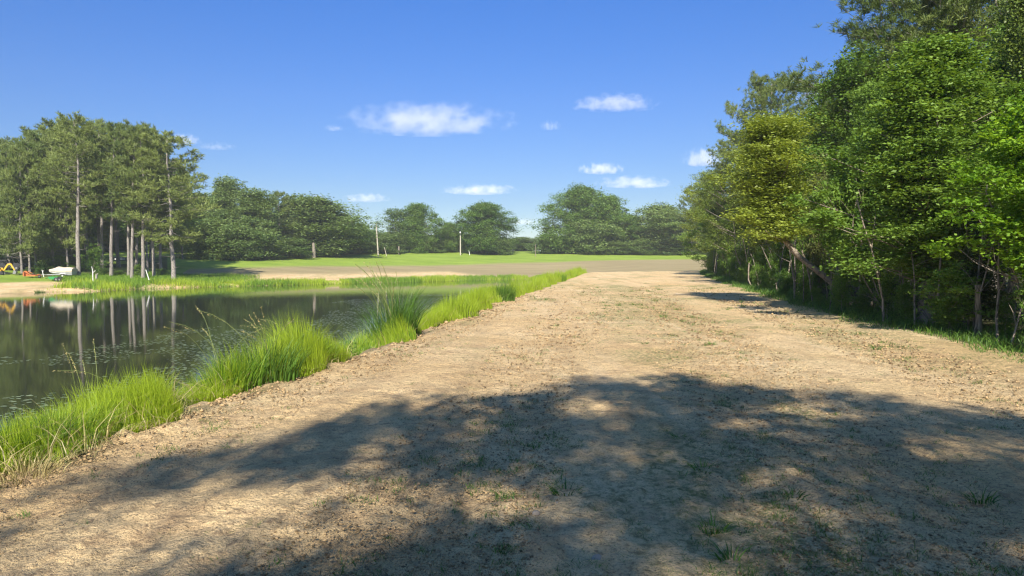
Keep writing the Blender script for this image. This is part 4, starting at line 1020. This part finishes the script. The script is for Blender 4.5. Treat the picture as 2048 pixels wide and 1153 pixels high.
def excavator():
    e = place('mini_excavator', 1, 96, R_(6)); e.scale = (.8, .8, .8)
    for y_ in (-.62, .62):
        t = MB(); n = 8; pts = []
        for i in range(n + 1): a = -math.pi / 2 + math.pi * i / n; pts.append((.72 + .2 * math.cos(a), .22 + .2 * math.sin(a)))
        for i in range(n + 1): a = math.pi / 2 + math.pi * i / n; pts.append((-.72 + .2 * math.cos(a), .22 + .2 * math.sin(a)))
        t.prism(pts, y_ - .15, y_ + .15)
        for i in range(9): t.box((-.8 + i * .2, y_, .435), (.05, .32, .03))
        t.build('track', M['rubber'], e)
    MB().box((0, 0, .45), (.8, .9, .22), bevel=.03).build('undercarriage', M['steel'], e)
    MB().box((1.15, 0, .2), (.08, 1.5, .34)).box((.9, .3, .28), (.5, .08, .08)).box((.9, -.3, .28), (.5, .08, .08)).build('blade', M['steel'], e)
    b = MB(); b.box((-.25, 0, .72), (1.3, 1.2, .3), bevel=.05); b.prism([(-.95, .55), (-.3, .55), (-.3, 1.35), (-.75, 1.4), (-1.0, 1.2)], -.58, .58); b.box((.1, .35, 1.0), (.55, .5, .35), bevel=.04)
    b.build('body', M['yellow'], e)
    MB().box((-.12, 0, 1.05), (.45, .5, .12), bevel=.03).box((-.32, 0, 1.35), (.1, .48, .5), bevel=.03).build('seat', M['black'], e)
    c_ = MB()
    for xx in (-.6, .3):
        for yy in (-.5, .5): c_.rod((xx, yy, .9), (xx, yy, 2.25), .03)
    c_.box((-.15, 0, 2.28), (1.1, 1.15, .07), bevel=.02); c_.build('canopy', M['black'], e)
    bm_ = MB(); bm_.prism([(.45, .7), (.7, .7), (1.35, 1.65), (1.75, 1.75), (1.72, 1.95), (1.2, 1.88), (1.0, 1.6)], -.1, .1); bm_.build('boom', M['yellow'], e)
    bm_ = MB(); bm_.prism([(1.55, 1.95), (1.85, 1.9), (2.45, .75), (2.3, .68)], -.08, .08); bm_.build('dipper_arm', M['yellow'], e)
    MB().rod((.75, 0, 1.25), (1.2, 0, 1.45), .045).rod((1.2, 0, 1.98), (1.75, 0, 2.02), .045).rod((2.05, 0, 1.5), (2.5, 0, .9), .035).build('hydraulic_cylinder', M['steel'], e)
    MB().prism([(2.3, .75), (2.5, .78), (2.72, .45), (2.6, .12), (2.3, .08), (2.12, .2), (2.25, .5)], -.24, .24).build('bucket', M['steel'], e)
    tag(e, 'yellow orange mini excavator with a folded digging arm parked at the left edge', 'excavator')
excavator()
def buggy():
    e = place('utility_vehicle', 24, 103, R_(4))
    b = MB(); b.prism([(-1.6, .45), (1.6, .45), (1.75, .7), (1.6, 1.0), (.75, 1.12), (.55, .85), (-.55, .85), (-.6, 1.15), (-1.65, 1.15)], -.7, .7); b.build('body', M['black'], e)
    MB().box((-1.1, 0, 1.35), (1.25, 1.45, .1)).box((-1.68, 0, 1.4), (.06, 1.4, .35)).box((-1.1, -.7, 1.4), (1.2, .05, .35)).box((-1.1, .7, 1.4), (1.2, .05, .35)).build('cargo_bed', M['black'], e)
    MB().box((-.1, 0, 1.0), (.5, 1.2, .16), bevel=.04).box((-.38, 0, 1.3), (.12, 1.2, .5), bevel=.04).build('seat', M['black'], e)
    r = MB()
    for yy in (-.62, .62): r.rod((-.5, yy, 1.0), (-.4, yy, 2.0), .03).rod((.8, yy, 1.05), (.35, yy, 2.0), .03).rod((-.4, yy, 2.0), (.35, yy, 2.0), .03)
    r.rod((-.4, -.62, 2), (-.4, .62, 2), .03).rod((.35, -.62, 2), (.35, .62, 2), .03); r.build('roll_cage', M['black'], e)
    MB().box((-.03, 0, 2.06), (1.0, 1.35, .06), bevel=.02).build('roof', M['black'], e)
    for xx in (-1.1, 1.15):
        for yy in (-.68, .68): wheel(e, (xx, yy, .34), .34, .24)
    for yy in (-.45, .45): MB().box((1.66, yy, .88), (.06, .22, .12), bevel=.02).build('headlight', M['galv'], e)
    tag(e, 'black utility vehicle with a roll cage and cargo bed parked behind the excavator', 'utility vehicle')
buggy()
def mower():
    e = place('tractor_mower', 64, 94.5, R_(-8))
    MB().prism([(-.3, .22), (.95, .22), (1.05, .32), (.85, .42), (-.2, .42)], -.55, .55).build('deck', M['orange'], e)
    MB().prism([(-1.05, .2), (-.75, .2), (-.35, .45), (-.85, .95), (-1.1, .95)], -.05, .05).prism([(-1.0, .2), (-.85, .2), (-.85, .8), (-1.0, .8)], -.45, .45).build('hitch_frame', M['orange'], e)
    MB().rod((-.95, -.35, .9), (.1, -.35, .45), .035).rod((-.95, .35, .9), (.1, .35, .45), .035).build('brace', M['orange'], e)
    MB().box((.25, 0, .52), (.35, .3, .2), bevel=.04).rod((-.9, 0, .5), (.1, 0, .52), .05).build('gearbox', M['black'], e)
    wheel(e, (1.15, 0, .2), .2, .12); MB().rod((.85, 0, .45), (1.15, 0, .48), .03).rod((1.15, 0, .48), (1.15, 0, .2), .03).build('wheel_fork', M['orange'], e)
    tag(e, 'rusty orange tractor mower attachment lying on the grass between the excavator and the boat', 'mower')
mower()
def boat():
    e = place('boat_trailer', 121, 96.5, R_(3))
    f = MB(); f.box((.2, -.5, .48), (3.4, .07, .1)).box((.2, .5, .48), (3.4, .07, .1)).box((-.9, 0, .48), (.07, 1.0, .08)).box((1.5, 0, .48), (.07, 1.0, .08))
    f.rod((-1.5, -.5, .48), (-2.3, 0, .45), .04).rod((-1.5, .5, .48), (-2.3, 0, .45), .04).rod((-2.3, 0, .45), (-2.75, 0, .42), .045); f.build('frame', M['galv'], e)
    MB().rod((-2.25, 0, .02), (-2.5, 0, 1.15), .045).rod((-2.4, 0, .85), (-2.12, -.25, 1.05), .03).build('winch_post', M['white'], e)
    for yy in (-.72, .72): wheel(e, (.75, yy, .3), .3, .18, rim='white')
    for yy in (-.72, .72): MB().prism([(.35, .45), (.42, .66), (1.08, .66), (1.15, .45), (1.05, .58), (.45, .58)], yy - .12, yy + .12).build('mudguard', M['white'], e)
    tag(e, 'galvanised boat trailer with a slanted white winch post under the covered boat', 'trailer')
    b = place('boat', 124, 96.5, R_(3), .52)
    rings = []
    for x_, w_, zb, zt in ((-1.75, .04, .42, .62), (-1.45, .3, .22, .6), (-.9, .55, .08, .56), (-.1, .7, .02, .53), (.9, .74, 0, .52), (1.7, .72, 0, .52)):
        rings.append([(x_, -w_, zt), (x_, -w_ * .85, zb + .12), (x_, -w_ * .3, zb), (x_, w_ * .3, zb), (x_, w_ * .85, zb + .12), (x_, w_, zt)])
    MB().loft(rings).build('hull', M['hull'], b)
    rings = []
    for x_, w_, hc, sk in ((-1.72, .1, .70, .52), (-1.3, .4, .78, .46), (-.75, .62, .95, .42), (-.35, .72, 1.12, .40), (.1, .77, 1.02, .38), (.5, .79, 1.0, .38), (.95, .8, 1.04, .38), (1.35, .8, .98, .4), (1.78, .77, .9, .4)):
        n = 9; rings.append([(x_, w_ * math.cos(math.pi * (1 - i / n)), sk + (hc - sk) * (math.sin(math.pi * i / n) ** .55) + .02 * math.sin(i * 3 + x_ * 7)) for i in range(n + 1)])
    MB().loft(rings).build('cover', M['canvas'], b, smooth=False)
    tag(b, 'small boat with a cream canvas cover standing on the trailer in front of the pines', 'boat')
boat()
def cart():
    e = place('garden_cart', 110, 91.5, R_(5))
    MB().prism([(-.55, .25), (.35, .25), (.5, .62), (-.75, .62)], -.32, .32).build('tray', M['greenp'], e)
    MB().rod((-.65, -.25, .6), (-1.15, -.2, .35), .025).rod((-.65, .25, .6), (-1.15, .2, .35), .025).rod((-1.15, -.2, .35), (-1.15, .2, .35), .025).build('handle', M['greenp'], e)
    wheel(e, (.35, -.4, .26), .26, .12); wheel(e, (.35, .4, .26), .26, .12); wheel(e, (.72, -.3, .22), .22, .12)
    MB().box((.6, 0, .42), (.5, .5, .22), bevel=.04).build('motor', M['black'], e)
    tag(e, 'small green garden machine with black wheels in front of the boat trailer', 'garden machine')
cart()
def forked():
    D = 93; x = at_px(186, D); z = ground_z(x, D); e = empty('forked_pole', (x, D, z))
    MB().rod((0, 0, -.1), (-.05, 0, 1.75), .055, .045).rod((-.05, 0, 1.7), (-.15, 0, 2.15), .04, .03).build('pole', M['white'], e)
    MB().rod((-.03, 0, 1.3), (.35, 0, 1.62), .035, .025).build('fork', M['white'], e)
    tag(e, 'white forked pole standing upright in the rough grass below the leafy sapling', 'pole')
    o = MB().rod((0, 0, -.2), (.25, 0, .0), .0001); o.bm.free()
    D = 93.5; x = at_px(298, D); z = z_at(556, D)
    o = MB().rod((0, 0, -.3), (-.42, 0, 1.1), .06, .045).build('leaning_pole', M['white'], None, (x, D, z)); tag(o, 'white pole leaning left beside the slim pine of the grove', 'pole')
    x = at_px(193, 94); o = MB(); o.rod((0, 0, -.2), (.02, 0, .55), .16, .12, 9).rod((0, 0, .35), (.22, 0, .62), .06, .04, 7)
    o = o.build('stump', M['polewood'], None, (x, 94, z_at(556, 94))); tag(o, 'short pale stump in the grass just right of the forked pole', 'stump')
forked()
def table():
    D = 140; x = at_px(236, D); z = z_at(526, D) ; e = empty('picnic_table', (x, D, z), R_(3))
    MB().box((-.1, .2, 1.15), (2.2, 1.0, .09)).build('tabletop', M['white'], e)
    MB().box((.7, -.65, .72), (1.9, .5, .35)).build('bench', M['white'], e)
    MB().box((-.4, 1.0, .72), (1.9, .35, .08)).build('bench', M['white'], e)
    for xx in (-.8, .7): MB().rod((xx, -.4, -.4), (xx, .3, 1.1), .06).rod((xx, .9, -.4), (xx, .15, 1.1), .06).build('leg', M['galv'], e)
    tag(e, 'white picnic table with bench seen between the trunks on the lawn behind the grove', 'picnic table')
table()
def poles():
    def p(name, px0, py0, px1, py1, D, r0, r1, mat, lab, lamp=False, seed=0):
        x = at_px(px0, D); z = ground_z(x, D); top = Vector((at_px(px1, D) - x, 0, z_at(py1, D) - z)); e = empty(name, (x, D, z))
        MB().rod((0, 0, -.3), top, r0, r1, 12).build('pole', M[mat], e)
        if lamp:
            MB().rod(top - Vector((0, 0, .3)), top + Vector((0, -.9, .1)), .04).build('arm', M['galv'], e)
            MB().rod(top + Vector((0, -.9, -.25)), top + Vector((0, -.9, .18)), .26, .12, 14).build('lamp_head', M['galv'], e)
            MB().box(top + Vector((0, 0, -3.3)), (.16, .3, .5), bevel=.02).build('meter_box', M['galv'], e)
        tag(e, lab, 'pole'); return e
    p('utility_pole', 757, 510, 753, 447, 190, .20, .13, 'polewood', 'tall pale bare utility pole leaning slightly in front of the tree line')
    p('lamp_pole', 921, 509, 921, 465, 205, .2, .14, 'polewood', 'pale lamp pole in front of the dome shaped tree', True)
    p('post', 1071, 508, 1071, 489, 205, .10, .08, 'brownwood', 'thin brown post on the crest right of the dome shaped tree')
    p('leaning_pole', 774, 511, 769, 495, 192, .10, .07, 'polewood', 'short pale pole leaning left beside the tall utility pole')
    p('leaning_pole', 940, 508, 938, 502, 206, .09, .07, 'white', 'very short white stake right of the lamp pole')
    bare_trunk('tree_trunk', path_px([(628, 516), (628.5, 505), (628, 496), (627.5, 486)], 164), .5, .3, 'pale stout trunk at the foot of the big spreading tree', 'tree trunk', None, 'bark_grey')
    bare_trunk('tree_trunk', path_px([(798, 510), (798, 500), (798, 493)], 200), .3, .22, 'pale short trunk under the airy tree', 'tree trunk', None, 'bark_grey')
    bare_trunk('dead_tree', path_px([(366, 519), (365, 508), (365, 498), (364, 489)], 122), .16, .07, 'short dead snag with stub branches right of the last grove pine', 'dead tree', None, 'bark_grey', forks=9, seed=4)
poles()

# ------------------------------------------------------------------ clouds
def cloud_mat(seed, dens):
    m, nt, out = nm("cloud vapour")
    tc = nt.nodes.new("ShaderNodeTexCoord")
    vl = nd(nt, "ShaderNodeVectorMath", operation='LENGTH'); nt.links.new(tc.outputs['Object'], vl.inputs[0])
    mp = nd(nt, "ShaderNodeMapping"); mp.inputs['Scale'].default_value = (1.7, 1.2, .5); mp.inputs['Location'].default_value = (seed * 3.7, seed * 1.3, 0)
    nt.links.new(tc.outputs['Object'], mp.inputs[0])
    n = nd(nt, "ShaderNodeTexNoise"); n.inputs['Scale'].default_value = 2.6; n.inputs['Detail'].default_value = 6; n.inputs['Roughness'].default_value = .6
    nt.links.new(mp.outputs[0], n.inputs['Vector'])
    edge = mth(nt, 'SUBTRACT', 1.0, vl.outputs['Value'])
    v = mth(nt, 'ADD', mth(nt, 'MULTIPLY', edge, 1.15), mth(nt, 'MULTIPLY_ADD', n.outputs[0], 3.6, -2.15))
    v = mth(nt, 'MULTIPLY', mth(nt, 'MULTIPLY', v, 1.6, clamp=True), dens)
    v = mth(nt, 'MULTIPLY', v, mth(nt, 'MULTIPLY', edge, 8.0, clamp=True))
    p = nd(nt, "ShaderNodeVolumePrincipled"); p.inputs['Color'].default_value = (1, 1, 1, 1); p.inputs['Anisotropy'].default_value = -.35
    nt.links.new(v, p.inputs['Density']); nt.links.new(p.outputs[0], out.inputs['Volume']); return m
def clouds():
    L = [(860, 240, 165, 34, 1.0, 'largest long flat white cloud in the middle of the sky'), (1225, 208, 86, 18, .8, 'hazy white cloud high right of the largest cloud'),
         (957, 379, 72, 13, 1.0, 'small flat cloud above the dome shaped tree'), (1268, 365, 74, 14, .9, 'flat cloud above the right oaks'),
         (1201, 338, 44, 14, 1.0, 'small puffy cloud just above the flat cloud over the oaks'), (733, 396, 48, 11, .6, 'faint small cloud above the tall utility pole'),
         (1405, 316, 44, 22, 1.0, 'puffy cloud just left of the tall pine of the woods'), (1640, 186, 66, 24, 1.0, 'bright cloud peeking out behind the tall pine of the woods'),
         (1100, 253, 22, 12, .25, 'tiny faint wisp below the high right cloud'), (372, 281, 34, 13, .8, 'small cloud behind the right side of the pine grove'), (436, 294, 38, 9, .25, 'faint wisp right of the pine grove'),
         (634, 398, 20, 9, .7, 'tiny cloud behind the top of the big spreading tree'), (1043, 443, 40, 8, .5, 'low faint cloud between the dome tree and the tallest oak'), (672, 258, 22, 8, .25, 'faint wisp left of the largest cloud')]
    for i, (px, py, hw, hh, dn, lab) in enumerate(L):
        el = (HOR - py) / F; D = min(1300 / max(el, .06), 14000); s_ = D / F
        bm = bmesh.new(); bmesh.ops.create_icosphere(bm, subdivisions=4, radius=1)
        rs = np.random.RandomState(i)
        for v in bm.verts:
            if v.co.z < 0: v.co.z *= .45
        me = bpy.data.meshes.new("cloud"); bm.to_mesh(me); bm.free()
        sx, sz = hw * s_ * 1.2, hh * s_ * 1.3
        o = link('cloud', me, cloud_mat(i + 1, dn * .8 / (sx * .55)), None, (at_px(px, D), D, z_at(py, D) - sz * .2)); o.scale = (sx, sx * .55, sz)
        tag(o, lab, 'cloud')
clouds()

# ------------------------------------------------------------------ air
def haze():
    m, nt, out = nm("air")
    p = nd(nt, "ShaderNodeVolumePrincipled"); p.inputs['Color'].default_value = (.90, .95, 1, 1); p.inputs['Density'].default_value = .0003; p.inputs['Anisotropy'].default_value = 0
    nt.links.new(p.outputs[0], out.inputs['Volume'])
    o = MB().box((0, 0, 15.5), (4900, 4900, 41)).build('haze', m); o['kind'] = 'stuff'; tag(o, 'thin pale summer haze in the air over the pond and field', 'haze')
HAZE = True
if HAZE: haze()

# ------------------------------------------------------------------ wording for look-alikes: say what each stands by
def refine():
    bpy.context.view_layer.update()
    marks = [(-900, -1, 'beyond the left edge'), (0, 60, 'behind the excavator and mower'), (60, 150, 'behind the covered boat'), (150, 210, 'behind the forked pole'), (210, 300, 'by the picnic table'), (300, 420, 'by the last grove trunks'),
             (420, 600, 'behind the two dark pines'), (600, 740, 'behind the spreading tree'), (740, 900, 'behind the round dense tree'), (900, 1060, 'behind the dome shaped tree'), (1060, 1250, 'behind the big oaks'), (1250, 1380, 'behind the olive tree'),
             (1380, 1470, 'at the far tip of the woods'), (1470, 1560, 'near the green maples'), (1560, 1640, 'left of the leaning willow'), (1640, 1740, 'near the leaning willow trunk'), (1740, 1880, 'near the glossy sweetgum'), (1880, 1980, 'near the olive cedar'), (1980, 2060, 'near the lime green tree'), (2060, 99999, 'beyond the right edge')]
    byl = {}
    for o in scene.objects:
        if o.parent is None and o.get('group') and o.get('label'): byl.setdefault((o['group'], o['label']), []).append(o)
    short = {'low leafy bush in the shade along the foot of the woods': 'low bush below the trees', 'pine of the grove standing behind its front row of trunks': 'back row pine', 'small leafy tree in the front rank of the right hand woods': 'small edge tree',
             'thin bare stem among the undergrowth of the woods edge': 'thin bare stem', 'broadleaf tree inside the dark of the right hand woods': 'tree inside the woods', 'low distant tree closing the gaps behind the tree line': 'low distant tree', 'tall dark tree far behind the pine grove': 'tall far tree'}
    for (g, l), os_ in byl.items():
        if len(os_) < 2 or l not in short: continue
        cells = {}
        for o in os_:
            p = o.location
            if p.y < 1: continue
            px = p.x / p.y * F + 1024
            for a, b, w in marks:
                if a <= px < b: cells.setdefault(w, []).append((px, p.y, o)); break
        for w, lst in cells.items():
            if 'edge' in w and 'beyond' in w: continue
            lst.sort(key=lambda q: q[0])
            for i, (_, _, o) in enumerate(lst):
                o['label'] = short[l] + ' ' + w + ('' if len(lst) == 1 else (', %s from the left' % ord_[i] if i < len(ord_) else ''))
refine()
